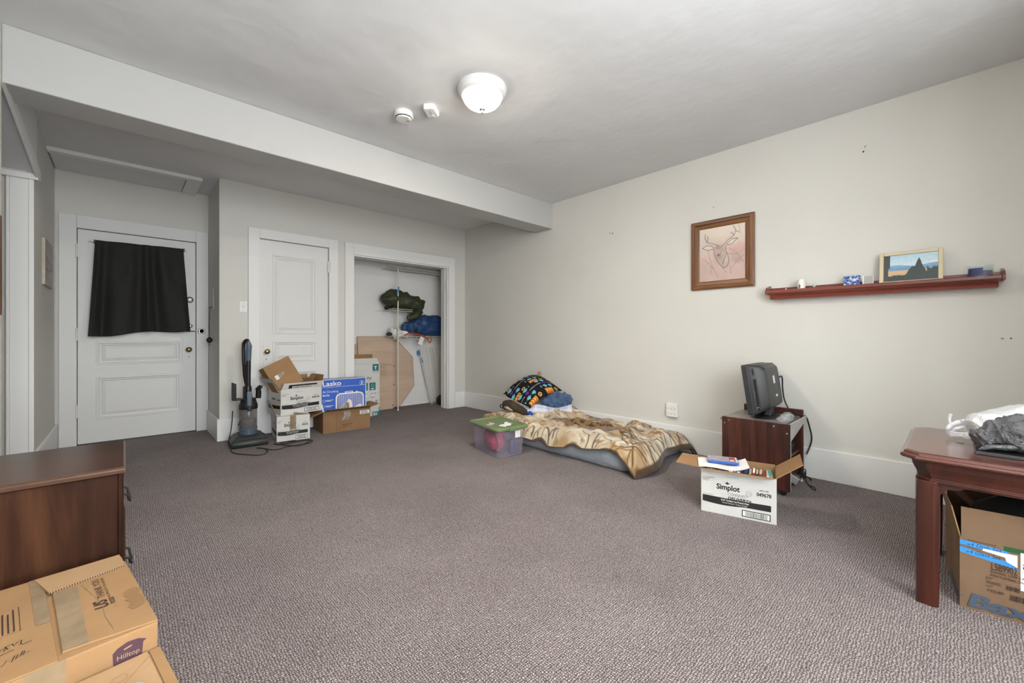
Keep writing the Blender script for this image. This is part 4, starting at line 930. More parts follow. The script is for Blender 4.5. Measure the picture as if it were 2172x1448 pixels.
# ------------------------------------------------------------------ plastic tote
t = thing('storage_tote', 'clear plastic storage tote with green lid in front of the bed', 'storage box', (2.498, 2.850, 0), -8)
def rrect(w, d, r, z, n=5):
    out = []
    for cx, cy, a0 in ((w / 2 - r, d / 2 - r, 0), (-w / 2 + r, d / 2 - r, 90), (-w / 2 + r, -d / 2 + r, 180), (w / 2 - r, -d / 2 + r, 270)):
        for k in range(n + 1): a = R(a0 + 90 * k / n); out.append((cx + r * math.cos(a), cy + r * math.sin(a), z))
    return out
b = B().loft([rrect(.262, .40, .03, .004), rrect(.270, .408, .035, .012), rrect(.305, .445, .035, .235), rrect(.325, .47, .035, .238), rrect(.325, .47, .035, .25)], False)
b.bm.faces.new([b.bm.verts[i] for i in range(24)][::-1]) if b.bm.verts.ensure_lookup_table() is None else None
obj('tub', b, 'cloudy', t, smooth=35, label='cloudy clear plastic tub')
obj('lid', B().loft([rrect(.345, .495, .045, .240), rrect(.355, .505, .05, .246), rrect(.355, .505, .05, .258), rrect(.335, .485, .045, .268), rrect(.300, .45, .04, .268), rrect(.285, .43, .04, .258), rrect(.10, .24, .03, .258)]), 'green', t, smooth=30, label='olive green lid')
for k in (0, 1):
    s = -1 if k else 1; obj('latch', B().box(-.05, .05, s * .255 - .008, s * .255 + .008, .235, .262), 'green', t, .004)
obj('price_label', B().box(.03, .085, -.2265, -.2255, .165, .225), 'paper', t)
WP = t
l = on(t, (0, .03, .011)); o = thing('pink_bag', 'bright pink cloth bundle inside the clear tote', 'clothing', l, -8)
obj('cloth', B().sweep([(-.07, -.10, .05), (-.05, -.06, .08), (0, .02, .10), (.03, .10, .09), (.03, .15, .05)], [(.04, .05), (.075, .085), (.095, .10), (.085, .085), (.03, .04)], 20, .016, 14, 5, 40), 'pink', o, smooth=60)
l = on(t, (.065, -.13, .011)); o = obj('dark_jar', B().lathe([(.030, 0), (.034, .01), (.034, .085), (.026, .10), (.026, .115), (0, .117)], 18), 'navyl', smooth=40); o.location = l; tag(o, 'dark blue bottle inside the clear tote', 'bottle')
l = on(t, (-.085, -.06, .012)); o = obj('cable_loop', B().tube([(0, .0, .02), (.0, -.07, .05), (.0, -.05, .15), (-.0, .05, .19), (.0, .10, .12), (.01, .06, .02), (.02, -.10, .01), (.04, -.11, .03)], .003, 6, smooth=3), 'blackm'); o.location = l; o.rotation_euler = (0, 0, R(-8)); tag(o, 'thin black cable coiled inside the clear tote', 'cable')
l = on(t, (.0, -.12, .2595)); o = thing('torn_paper', 'torn white paper lying on the green tote lid', 'paper', l, 22)
obj('sheet', grid_mesh(lambda U, V: (-.075 + U * .15 + .02 * V, -.04 + V * .075 + .012 * np.sin(U * 9), .001 + .007 * np.abs(np.sin(U * 5 + V * 3)) * U), 14, 8), 'paper', o, solid=.001)
l = on(t, (-.095, -.02, .2595)); o = thing('torn_envelope', 'torn cream envelope on the left of the tote lid', 'paper', l, 40)
obj('sheet', grid_mesh(lambda U, V: (-.06 + U * .12, -.025 + V * .05 + .01 * np.sin(U * 7), .001 + .008 * np.abs(np.sin(U * 4 + 1)) * V), 12, 6), 'canvas', o, solid=.001)

# ------------------------------------------------------------------ mattress and blanket
MX0, MX1, MY0, MY1 = 2.795, 3.69, 1.68, 3.46
def sq(a, n=5): return np.clip(a, 0, 1)
b = B()
rings = []
for z, ins in ((.003, .03), (.02, .004), (.06, -.012), (.11, -.012), (.15, .004), (.175, .03), (.185, .07)):
    ring = []
    for x, y, _ in rrect(MX1 - MX0 - 2 * ins, MY1 - MY0 - 2 * ins, .10 - min(ins, .05), z, 7):
        ring.append((x + (MX0 + MX1) / 2, y + (MY0 + MY1) / 2, z))
    # refine long sides for wrinkles
    fine = []
    for i in range(len(ring)):
        p, q = Vector(ring[i]), Vector(ring[(i + 1) % len(ring)]); m_ = max(1, int((q - p).length / .03)); fine += [p.lerp(q, k / m_) for k in range(m_)]
    rings.append(fine)
nmin = min(len(r) for r in rings)
def resample(r, n):
    L = len(r); return [Vector(r[int(i * L / n)]) for i in range(n)]
rings = [resample(r, nmin) for r in rings]
for r_ in rings:
    for v in r_:
        w_ = mn.noise(Vector((v.x * 5 + v.y * 9, v.z * 22 - v.y * 7, 3))) * .012
        if v.x < 3.0: v.x += w_
        if v.y < 1.8: v.y += w_
b.loft(rings)
o = obj('air_mattress', b, 'mattress', smooth=60); tag(o, 'slate grey mattress lying on the carpet along the wall', 'mattress')

def hem(Y):   # height of the blanket's near edge above the floor
    return np.interp(Y, [1.58, 1.63, 1.69, 1.77, 1.90, 2.28, 2.50, 2.72, 3.45], [.012, .06, .115, .150, .165, .105, .078, .105, .125])
def blk(U, V):
    Y = 1.585 + V * 1.85; u = U
    s = np.where(u < .16, u / .16 * .11, .11 + (u - .16) / .84 * .84)      # 0..0.95 across
    X = 2.745 + s
    X = X - .02 * (1 - np.clip(u / .16, 0, 1)) + .018 * np.sin(Y * 17 + 2) * (1 - np.clip(u / .3, 0, 1))
    top = .205 + .060 * (fbm(X, Y, 6, 3) - .5) + .060 * (fbm(X + Y * .4, Y, 2.4, 11) - .5)
    top += .050 * np.clip(np.sin((X * 1.0 + Y * .9) * 14 + 4 * fbm(X, Y, 3, 5)), 0, 1) ** 2 * fbm(X, Y, 3, 8)
    top += .036 * np.clip(np.sin((X * .5 - Y * 1.2) * 19 + 5 * fbm(X, Y, 2.5, 15)), 0, 1) ** 2 * fbm(X, Y, 3, 18)
    top += .05 * np.exp(-((X - 3.55) / .14) ** 2 - ((Y - 2.85) / .14) ** 2)
    top = np.maximum(top, .196)
    e = np.clip((X - 2.735) / .10, 0, 1); e = np.sin(e * np.pi / 2) ** .8
    h = hem(Y); Z = h + (top - h) * e
    f = np.clip((Y - 1.585) / .10, 0, 1); f = np.sin(f * np.pi / 2) ** .8
    fh = np.interp(X, [2.75, 2.9, 3.1, 3.4, 3.7], [.012, .035, .075, .080, .070])
    Z = np.minimum(Z, fh + (top - fh) * f)
    w = np.clip((X - 3.60) / .08, 0, 1); Z = Z - .06 * w ** 2
    X = np.minimum(X, 3.71)
    Y = Y - .03 * (1 - f) * np.sin(X * 9)
    # the blanket's far corner sits back towards the head end
    return X, Y + .02 * np.sin(X * 6), np.maximum(Z, .008)
def blkcol(U, V):
    Y = 1.585 + V * 1.85; X = 2.745 + np.where(U < .16, U / .16 * .11, .11 + (U - .16)); g = fbm(X, Y, 14, 2)
    C = np.ones(U.shape + (3,)) * np.array([.58, .50, .375]); C *= (.62 + .70 * g)[..., None]
    C = blend(C, (.70, .64, .53), np.clip((1.95 - Y) / .3, 0, 1) * .7)                        # paler towards the foot
    C = blend(C, (.36, .215, .085), np.clip((fbm(X * 1.6, Y * .8, 7, 7) - .47) * 5, 0, 1) * .8)
    C = blend(C, (.15, .085, .035), np.clip((fbm(X * 2.2, Y, 16, 27) - .60) * 8, 0, 1) * .7)
    r = np.random.default_rng(12)
    # grass and branch strokes along the edges
    def stroke(x, y, ang, L, w, bend, col, a=.95):
        nonlocal C
        pts = [(x + L * t * math.cos(ang + bend * t), y + L * t * math.sin(ang + bend * t)) for t in (0, .25, .5, .75, 1)]
        d = segdist(X, Y, pts); C = blend(C, col, a * np.clip(1.3 - d / w, 0, 1))
    dk = (.085, .045, .016); md = (.24, .125, .045)
    for k in range(34): stroke(2.73 + r.random() * .06, 1.6 + r.random() * 1.75, r.uniform(-.2, .9), r.uniform(.08, .22), r.uniform(.004, .009), r.uniform(-.8, .8), dk if r.random() < .45 else md)
    for k in range(40): stroke(2.80 + r.random() * .85, 1.59 + r.random() * .05, r.uniform(1.0, 2.1), r.uniform(.10, .26), r.uniform(.004, .009), r.uniform(-.7, .7), dk if r.random() < .6 else md)
    for k in range(40): stroke(3.60 + r.random() * .06, 1.65 + r.random() * 1.5, r.uniform(2.4, 3.9), r.uniform(.10, .26), r.uniform(.005, .010), r.uniform(-.7, .7), dk if r.random() < .6 else md)
    for k in range(14): stroke(2.85 + r.random() * .3, 1.62 + r.random() * .25, r.uniform(.8, 1.9), r.uniform(.15, .3), r.uniform(.006, .011), r.uniform(-.5, .5), dk)
    for k in range(170): stroke(2.76 + r.random() * .9, 1.62 + r.random() * 1.75, r.uniform(.2, 2.9), r.uniform(.03, .11), r.uniform(.003, .006), r.uniform(-.8, .8), md if r.random() < .7 else (.66, .60, .48), .7)
    # the reclining spotted animal in the middle
    d = segdist(X, Y, [(3.18, 2.62), (3.22, 2.35), (3.24, 2.10), (3.32, 1.98)]); wv = .15 + .07 * (fbm(X, Y, 10, 19) - .5)
    body = np.clip((wv - d) / .04, 0, 1); C = blend(C, (.20, .105, .036), body * .95)
    sp = np.clip((fbm(X, Y, 46, 23, 2) - .56) * 12, 0, 1); C = blend(C, (.040, .022, .010), sp * body)
    for q, w in (([(3.05, 2.52), (3.02, 2.36), (3.06, 2.22)], .035), ([(3.02, 2.14), (3.10, 2.06), (3.20, 2.02)], .04), ([(3.36, 2.44), (3.46, 2.36)], .035), ([(3.10, 2.70), (3.02, 2.80)], .03)):
        C = blend(C, (.050, .028, .012), np.clip((w - segdist(X, Y, q)) / .03, 0, 1) * .85)
    hm = np.minimum(np.minimum(U, 1 - U) * 1.0, np.minimum(V, 1 - V) * 1.85); C = blend(C, (.075, .040, .020), (hm < .012) * .95)
    return C
t = thing('fleece_blanket', 'tan animal-print fleece blanket with brown branches spread over the mattress', 'blanket', (0, 0, 0))
obj('blanket_sheet', grid_mesh(blk, 190, 330, blkcol), 'blanket', t, solid=.008, smooth=70)

# ------------------------------------------------------------------ pile at the head of the bed
def patt(U, V):
    """black cloth with orange bars, turquoise steps and violet diamonds"""
    a = U * 5.2 + .3; bb = V * 3.6
    row = np.floor(bb); fb = bb - row; fa = (a + .5 * (row % 2)) % 2.0; lane = (V * 7.2) % 2.0
    C = np.zeros(U.shape + (3,)) + np.array([.012, .011, .014]); C *= (.8 + .4 * fbm(U, V, 60, 3))[..., None]
    # lanes run along U; each lane repeats: bar lane (0..1) and diamond lane (1..2)
    l = (V * 4.6) % 2.0; p = (U * 2.1 + .25 * np.floor(V * 2.3)) % 1.0
    bar = (l < .46) & (p > .12) & (p < .56); C = blend(C, (.55, .13, .02), bar * 1.0)
    C = blend(C, (.75, .42, .09), (bar & (np.abs(l - .23) < .13)) * 1.0)
    ch = bar & (((p * 16 + np.abs(l - .23) * 5) % 2.0) < .6) & (np.abs(l - .23) < .15); C = blend(C, (.10, .02, .01), ch * .9)
    rg = np.hypot((p - .76) * 2.15, l - .23) ; C = blend(C, (.60, .42, .10), ((rg < .19) & (rg > .10)) * 1.0); C = blend(C, (.50, .10, .03), (rg < .05) * 1.0)
    st = (l > .56) & (l < .98) & (np.abs(((p * 3.2) % 1) - .5) * 2 > np.abs(np.floor(l * 9) / 9 - .77) * 3.2 + .15) & (p > .05) & (p < .70); C = blend(C, (.16, .50, .60), st * 1.0)
    st2 = (l > 1.62) & (np.abs(((p * 3.2 + .5) % 1) - .5) * 2 > np.abs(np.floor(l * 9) / 9 - 1.80) * 3.2 + .15) & (p > .05) & (p < .70); C = blend(C, (.16, .50, .60), st2 * 1.0)
    dm = np.abs(p - .42) * 2.4 + np.abs(l - 1.36) * 1.3; C = blend(C, (.16, .035, .30), ((dm < .27) & (dm > .07)) * 1.0)
    dots = (np.abs(l - 1.36) < .06) & ((p * 26 % 1) < .5) & ((p < .26) | (p > .58)); C = blend(C, (.60, .55, .50), dots * .9)
    return C
A_ = dict(L=Vector((3.17, 3.545, .372)), T=Vector((3.60, 3.375, .590)), Rr=Vector((3.585, 3.00, .440)), Bt=Vector((3.12, 3.055, .288)))
def pil(sgn):
    def F(U, V):
        # U from left edge (zip side) to wall side, V from L->Bt side
        p = [np.array(A_[k]) for k in ('Bt', 'L', 'T', 'Rr')]
        q = lambda i: p[0][i] * (1 - U) * (1 - V) + p[1][i] * (1 - U) * V + p[2][i] * U * V + p[3][i] * U * (1 - V)
        X, Y, Z = q(0), q(1), q(2)
        m = (16 * U * (1 - U) * V * (1 - V)); bl = np.power(np.clip(m, 0, 1), .45)
        N = np.array([-.42, -.15, .89]); th = .068 if sgn > 0 else -.04
        wr = .010 * (fbm(U, V, 6, 9) - .5) * np.clip(m * 3, 0, 1) + .02 * np.sin(U * 3.2) * np.clip(m, 0, 1)
        arch = .055 * np.sin(np.pi * np.clip(U, 0, 1))
        X = X + N[0] * (th * bl + wr); Y = Y + N[1] * (th * bl + wr); Z = Z + N[2] * (th * bl + wr) + arch
        return X, Y, Z
    return F
t = thing('patterned_pillow', 'black pillow with orange, turquoise and violet geometric print on the bed', 'pillow', (0, 0, 0))
obj('pillow_case', grid_mesh(pil(1), 170, 120, patt, pil(-1)), 'pillow', t, smooth=70)
e = [pil(1)(np.array([.0]), np.array([v])) for v in np.linspace(.03, .97, 14)]
obj('zip_piping', B().tube([(float(x[0]) - .006, float(y[0]), float(z[0]) + .004) for x, y, z in e], .008, 8), 'inkg', t, smooth=50, label='grey zip edge')
obj('loop_corner', B().sweep([(3.60, 3.372, .585), (3.605, 3.37, .61), (3.61, 3.365, .635)], [(.02, .02), (.026, .02), (.008, .008)], 12, .004, 30, 4, 5), 'mapedge', t, smooth=60, label='orange corner tuft')
o = obj('plush_throw', B().sweep([(3.36, 3.12, .31), (3.42, 3.06, .33), (3.50, 2.98, .345), (3.56, 2.91, .335), (3.58, 2.87, .32)], [(.03, .04), (.09, .075), (.10, .085), (.085, .075), (.025, .03)], 30, .038, 22, 7, 44), 'denim', smooth=70); tag(o, 'denim-blue plush throw bunched beside the patterned pillow', 'blanket')
def plc(U, V):
    C = np.ones(U.shape + (3,)) * np.array([.52, .55, .68]); C *= (.9 + .2 * fbm(U, V, 12, 6))[..., None]
    for f, w, c in ((.30, .06, (.68, .69, .76)), (.55, .035, (.30, .34, .50)), (.8, .05, (.70, .70, .74))):
        C = blend(C, c, (np.abs((U * 3 % 1) - f) < w) * .7); C = blend(C, c, (np.abs((V * 2 % 1) - f) < w) * .6)
    return C
def plf(U, V):
    X = 3.10 + U * .44 ; Y = 3.22 - U * .36 + V * .10 - .05; a = V * np.pi
    return 3.13 + U * .42 - .055 * np.cos(a), 3.17 - U * .33 - .055 * np.cos(a) , .235 + .075 * np.sin(a) * (.8 + .3 * np.sin(U * 7)) + .012 * (fbm(U, V, 8, 3) - .5)
t = thing('plaid_sheet', 'pale blue and white plaid sheet folded under the plush throw', 'bed sheet', (0, 0, 0))
obj('folded_cloth', grid_mesh(plf, 60, 24, plc), 'plaid', t, solid=.01, smooth=70)
t = thing('slipper', 'brown suede slipper with cream lining at the pillow edge', 'slipper', (0, 0, 0))
obj('upper', B().sweep([(3.00, 3.345, .30), (3.005, 3.32, .305), (3.02, 3.24, .315), (3.04, 3.14, .285), (3.05, 3.06, .265), (3.05, 3.035, .26)], [(.015, .02), (.045, .05), (.05, .058), (.048, .045), (.04, .032), (.012, .014)], 22, .005, 20, 6, 50), 'slip', t, smooth=60)
obj('lining', B().sweep([(2.985, 3.30, .300), (2.98, 3.25, .292), (2.995, 3.18, .272)], [(.012, .012), (.022, .020), (.010, .012)], 14, .003, 30, 5, 51), 'slipin', t, smooth=60, label='cream fleece lining')
obj('heel_loop', B().tube([(3.0, 3.345, .30), (2.99, 3.375, .31), (2.99, 3.38, .28), (3.0, 3.35, .27)], .006, 6, smooth=2), 'slip', t)
o = obj('blue_cloth', B().sweep([(3.055, 3.035, .25), (3.065, 3.00, .256), (3.075, 2.965, .248)], [(.012, .012), (.028, .022), (.010, .010)], 14, .005, 30, 5, 52), 'royal', smooth=60); tag(o, 'scrap of royal blue cloth at the toe of the slipper', 'cloth')
# ------------------------------------------------------------------ television stand and television
t = thing('television_stand', 'dark mahogany television stand against the right wall', 'tv stand', (3.40, .94, 0))
obj('side_panel', B().box(-.245, -.230, -.214, .207, .035, .475), 'mahog', t, .002, label='dark wood side panel')
obj('side_panel', B().box(.235, .250, -.185, .215, .035, .512), 'mahog', t, .006, label='dark wood side panel')
for a, x in (('edge_band', -.2375), ('edge_band', .2425)):
    y = -.2146 if x < 0 else -.1856; obj(a, B().box(x - .0074, x + .0074, y - .0008, y, .036, .474 if x < 0 else .50), 'inkg', t)
MT['laminate'] = M('grey_laminate', (.27, .25, .23), .25, var=.1)
obj('top_shelf', B().box(-.230, .235, -.165, .225, .445, .462), 'laminate', t, .002); obj('middle_shelf', B().box(-.230, .235, -.16, .20, .205, .22), 'mahog', t, .002); obj('bottom_shelf', B().box(-.230, .235, -.16, .20, .055, .07), 'mahog', t, .002)
obj('front_gusset', B().prism([(-.230, .468), (.235, .468), (.235, .445), (-.230, .345)], 'y', -.205, -.192), 'inkg', t, .001, label='pale grey sloping front rail')
for x, z, y in ((-.2452, .452, -.12), (-.2452, .415, -.195), (-.2452, .452, .16), (-.2452, .43, .19)):
    o = obj('screw_cap', B().lathe([(.006, 0), (.006, .002), (0, .003)], 10, ax='x'), 'chrome', t); o.location = (x, y, z); o.scale = (-1, 1, 1)
for x in (-.22, .225):
    for y in (-.17, .17):
        o = obj('caster', B().lathe([(0, -.009), (.017, -.009), (.019, 0), (.017, .009), (0, .009)], 14, ax='x'), 'black', t, smooth=40); o.location = (x, y, .019); obj('caster_fork', B().box(x - .012, x + .012, y - .008, y + .008, .022, .036), 'dgrey', t)
t = thing('disc_player', 'black disc player on the middle shelf of the television stand', 'disc player', (3.40, .93, .222))
obj('case', B().box(-.19, .19, -.13, .12, .008, .055), 'black', t, .004); obj('front_strip', B().box(-.15, .02, -.1315, -.13, .022, .040), 'screen', t)
for x in (-.16, .16):
    for y in (-.1, .1): obj('foot', B().lathe([(.012, 0), (.012, .009)], 10, (x, y, 0)), 'black', t)
t = thing('silver_console', 'silver and black game box tilted on the bottom shelf of the television stand', 'console', (3.43, .88, .085), 12)
b = B().box(-.05, .05, -.14, .10, 0, .045); bmesh.ops.rotate(b.bm, cent=(0, 0, 0), matrix=Matrix.Rotation(R(28), 3, 'X') , verts=b.bm.verts); obj('case', b, 'dgrey', t, .006)
b = B().box(-.052, -.046, -.14, .10, -.002, .047); bmesh.ops.rotate(b.bm, cent=(0, 0, 0), matrix=Matrix.Rotation(R(28), 3, 'X'), verts=b.bm.verts); obj('edge_trim', b, 'silver', t, .002)

t = thing('television', 'small black flat television seen from behind on its stand', 'television', (3.455, .955, .463), 2)
tw, th = .45, .355; z0 = .035; tl = R(-8)
def rr2(w, h, r, y, zc, n=4): return [(p[0], y, zc + p[1]) for p in rrect(w, h, r, 0, n)]
zc = z0 + th / 2
o = obj('bezel', B().loft([rr2(tw, th, .012, .045, zc), rr2(tw, th, .014, .040, zc), rr2(tw, th, .014, .012, zc), rr2(tw - .006, th - .006, .012, .008, zc)]), 'tvback', t, smooth=30); o.rotation_euler.x = tl
s_ = obj('screen', B().box(-tw / 2 + .02, tw / 2 - .02, .045, .0462, z0 + .03, z0 + th - .02), 'screen', t); s_.rotation_euler.x = tl
sh = obj('back_shell', B().loft([rr2(tw - .008, th - .008, .012, .010, zc), rr2(tw - .012, th - .012, .016, -.012, zc), rr2(tw - .05, th - .035, .03, -.060, zc + .008), rr2(tw - .09, th - .08, .03, -.088, zc + .004), rr2(tw - .12, th - .11, .03, -.092, zc)]), 'tvback', t, smooth=28); sh.rotation_euler.x = tl
o = obj('port_recess', B().box(-tw / 2 + .008, -tw / 2 + .045, -.036, -.0, z0 + .03, z0 + .25), 'black', sh, .004)
o = obj('vent_recess', B().box(-tw / 2 + .008, -tw / 2 + .04, -.030, -.0, z0 + .275, z0 + .325), 'black', sh, .004)
o = obj('slot_strip', B().box(-tw / 2 + .040, -tw / 2 + .0475, -.038, -.030, z0 + .09, z0 + .23), 'inkg', sh, .001)
P = Print(sh, (-tw / 2 + .0075, .0, z0), (0, -1, 0), (0, 0, 1), ['inkg']);
for k in range(5): P.rect(.006 + (k % 3) * .009, .05 - (k // 3) * .009, .012 + (k % 3) * .009, .054 - (k // 3) * .009, 'inkg')
P.text('SD CARD', .016, .12, .05, .006, 'inkg', 0, 0, 90); P.build()
obj('rating_label', B().box(-.01, .03, -.0935, -.0921, z0 + .20, z0 + .255), 'paper', sh); obj('rating_label', B().box(.0, .045, -.0935, -.0921, z0 + .105, z0 + .120), 'paper', sh)
obj('top_vent', B().box(-.05, .04, -.042, -.012, z0 + th - .026, z0 + th - .012), 'silver', sh, .003)
obj('neck', B().hexa([(-.05, -.045, .008), (.05, -.045, .008), (.05, .0, .008), (-.05, .0, .008), (-.035, -.07, .13), (.035, -.07, .13), (.035, -.055, .13), (-.035, -.055, .13)]), 'dgrey', t, .006)
obj('foot', B().lathe([(.125, 0), (.128, .004), (.12, .012), (.05, .018), (0, .019)], 36), 'black', t, smooth=35).scale = (1.15, .72, 1)
o = obj('television_cable', B().tube([(3.645, .915, .735), (3.662, .90, .752), (3.668, .895, .72), (3.664, .895, .66), (3.668, .885, .56), (3.66, .84, .478), (3.60, .80, .470), (3.62, .775, .472), (3.668, .745, .468), (3.70, .735, .40), (3.708, .715, .30), (3.705, .73, .23), (3.68, .745, .18)], .005, 8, smooth=3), 'black', smooth=60); tag(o, 'black cable drooping from the television down behind the stand', 'cable')
o = obj('film_wrap', B().sweep([(3.26, .805, .485), (3.30, .79, .495), (3.36, .785, .498), (3.43, .79, .485)], [(.02, .010), (.035, .025), (.035, .028), (.01, .008)], 18, .018, 28, 5, 61), 'film', smooth=60); tag(o, 'crumpled clear plastic film at the foot of the television', 'plastic film')
t = thing('computer_mouse', 'small black mouse on top of the television stand', 'mouse', (3.475, .80, .4635), 25)
obj('shell', B().sweep([(-.045, 0, .012), (-.03, 0, .016), (.01, 0, .018), (.045, 0, .012)], [(.010, .008), (.026, .014), (.028, .017), (.012, .010)], 18, 0, 1, 6), 'dgrey', t, smooth=60)
o = obj('antenna_cable', B().tube([(3.56, .86, .004), (3.60, .80, .004), (3.62, .74, .10), (3.615, .736, .05), (3.60, .735, .005), (3.52, .70, .004), (3.43, .655, .004), (3.42, .64, .005), (3.49, .655, .005), (3.51, .70, .006)], .0032, 6, smooth=3), 'blackm', smooth=60); tag(o, 'thin black cable with yellow plug on the carpet by the stand', 'cable')
obj('yellow_plug', B().tube([(3.605, .76, .012), (3.56, .75, .010)], .008, 8), 'cream', o, smooth=40)
t = thing('power_adapter', 'black power adapter on the floor behind the carton flap', 'power adapter', (3.66, .79, 0), 0)
obj('case', B().box(-.03, .03, -.04, .04, 0, .05), 'black', t, .008); obj('cord_relief', B().tube([(0, -.04, .02), (0, -.07, .015), (-.02, -.08, .006)], .005, 8, smooth=2), 'black', t)
t = thing('wall_outlet', 'white six-socket outlet adapter on the right wall above the bed', 'wall outlet', (XR, 1.795, .364))
obj('housing', B().box(-.035, 0, -.052, .052, -.062, .062), 'white', t, .005)
P = Print(t, (-.035, .052, -.062), (0, -1, 0), (0, 0, 1), ['ink'])
for r_ in (0, 1):
    for c in range(3):
        x = .022 + c * .030; y = .028 + r_ * .048; P.rect(x - .006, y, x - .004, y + .010, 'ink'); P.rect(x + .004, y, x + .006, y + .008, 'ink'); P.disc(x, y - .006, .0028, 'ink', 8)
P.build('socket_slots')
o = obj('bed_power_cord', B().tube([(3.63, 1.60, .07), (3.655, 1.575, .04), (3.67, 1.57, .006), (3.62, 1.575, .005), (3.585, 1.60, .005), (3.62, 1.64, .006)], .0045, 6, smooth=3), 'blackm', smooth=60); tag(o, 'black cord end on the carpet at the foot of the bed', 'power cord')

# ------------------------------------------------------------------ deer picture
t = thing('deer_picture', 'brown wooden frame with pink deer sketch on the right wall', 'picture', (XR, 1.361, 1.760))
fw, fh, ft = .255, .30, .030
def mitre(a, bq, m, name):   # frame side from outer corner a to outer corner bq with stepped profile
    ins = [(0, 0), (0, ft * .7), (.012, ft), (.030, ft), (.036, ft * .72), (.062, ft * .55), (.070, ft * .35), (.070, 0)]
    def C(sy, sz, i, d): return (-d, sy * (fw - i), sz * (fh - i))
    A = [C(*a, i, d) for i, d in ins]; Bq = [C(*bq, i, d) for i, d in ins]
    obj(name, B().loft([A, Bq]), m, t)
mitre((1, -1), (1, 1), 'framew', 'frame_side'); mitre((-1, -1), (-1, 1), 'framew', 'frame_side'); mitre((-1, 1), (1, 1), 'frameh', 'frame_rail'); mitre((-1, -1), (1, -1), 'frameh', 'frame_rail')
def deer(U, V):
    C = np.ones(U.shape + (3,)) * np.array([.55, .40, .36]); g = fbm(U, V, 4, 3); C *= (.85 + .3 * g)[..., None]
    C = blend(C, (.62, .56, .47), np.clip((V - .55) / .35 + (g - .5), 0, 1) * .8); C = blend(C, (.50, .47, .50), np.exp(-((U - .1) / .18) ** 2 - ((V - .68) / .12) ** 2) * .6)
    C = blend(C, (.52, .30, .26), np.exp(-((U - .8) / .25) ** 2 - ((V - .55) / .12) ** 2) * .6)
    L = (.62, .55, .46); Dk = (.16, .115, .10); md = (.30, .22, .19)
    fill = lambda x, y, rx, ry, col, a: blend(C, col, a * np.clip(1.6 - np.hypot((U - x) / rx, (V - y) / ry) * 1.4, 0, 1))
    C = fill(.19, .63, .13, .05, L, .8); C = fill(.72, .69, .14, .05, L, .8); C = fill(.45, .52, .15, .20, (.40, .31, .27), .8); C = fill(.57, .34, .10, .14, (.30, .22, .20), .55); C = fill(.80, .40, .18, .10, (.38, .29, .28), .5); C = fill(.42, .62, .09, .05, md, .8); C = fill(.60, .40, .10, .16, L, .5); C = fill(.46, .44, .07, .07, (.35, .28, .25), .6); C = fill(.43, .475, .045, .03, Dk, .95); C = fill(.85, .33, .10, .06, (.36, .26, .26), .5)
    S = [[(.30, .70), (.18, .74), (.13, .82), (.14, .90)], [(.18, .74), (.20, .80), (.19, .85)], [(.30, .70), (.37, .68), (.42, .64)], [(.55, .66), (.63, .73), (.76, .80), (.80, .88), (.75, .97)], [(.76, .80), (.70, .86)], [(.80, .88), (.86, .84)], [(.55, .66), (.50, .62)], [(.07, .64), (.16, .68), (.28, .66), (.33, .62)], [(.07, .64), (.18, .59), (.32, .60)], [(.60, .66), (.72, .74), (.84, .74)], [(.60, .64), (.72, .65), (.84, .74)], [(.33, .60), (.35, .48), (.40, .38), (.46, .30), (.54, .22)], [(.58, .62), (.60, .48), (.55, .38), (.52, .30)], [(.54, .22), (.62, .26), (.66, .36), (.62, .50)], [(.20, .58), (.24, .42), (.32, .24), (.42, .06)], [(.08, .44), (.24, .32), (.32, .22)], [(.64, .48), (.82, .46), (.96, .52)], [(.66, .58), (.80, .50), (.96, .30)], [(.70, .20), (.84, .36), (.96, .42)], [(.52, .60), (.56, .52), (.54, .44)], [(.50, .58), (.48, .50)], [(.66, .30), (.70, .12)], [(.56, .18), (.60, .14)], [(.25, .30), (.28, .14)], [(.86, .98), (.90, .80)]]
    for i, s in enumerate(S):
        d = segdist(U, V * 1.2, [(x, y * 1.2) for x, y in s]); C = blend(C, Dk if i < 14 else md, .85 * np.clip(1.3 - d / (.011 if i < 14 else .008), 0, 1))
    return C
obj('deer_sketch', grid_mesh(lambda U, V: (U * 0 - .009, .188 - U * .376, -.232 + V * .464), 150, 180, deer), 'art', t, label='pink and cream deer head sketch')
obj('backing', B().box(-.006, 0, -.24, .24, -.285, .285), 'kraftd', t)

# ------------------------------------------------------------------ wall shelf and the things on it
t = thing('wall_shelf', 'long red-brown wooden ledge shelf on the right wall', 'shelf', (XR, .40, 1.385))
prof = [(-.004, -.012), (-.105, -.012), (-.115, -.004), (-.115, .012), (-.108, .018), (-.103, .012), (-.100, .0), (-.004, .0)]
obj('ledge', B().prism([(p[0], p[1]) for p in prof], 'y', -.585, .590), 'shelfw', t, .001)
cv = [(0, -.012), (-.098, -.012), (-.094, -.020), (-.082, -.024), (-.076, -.036), (-.072, -.050), (0, -.050)]
obj('cove_moulding', B().prism(cv, 'y', -.575, .580), 'shelfw', t, .001)
obj('back_rail', B().box(-.012, 0, -.59, .595, 0, .042), 'shelfw', t, .002)
for s, y in ((1, .590), (-1, -.600)):
    obj('end_bracket', B().prism([(0, -.014), (-.115, -.014), (-.118, .012), (-.090, .040), (-.02, .060), (0, .060)], 'y', y, y + .014), 'shelfw', t, .003)
SZ = 1.386
t = thing('landscape_picture', 'cream framed landscape photo leaning on the wall shelf', 'picture', (3.665, .193, SZ))
la = R(9); pw, ph = .148, .108
fr = []
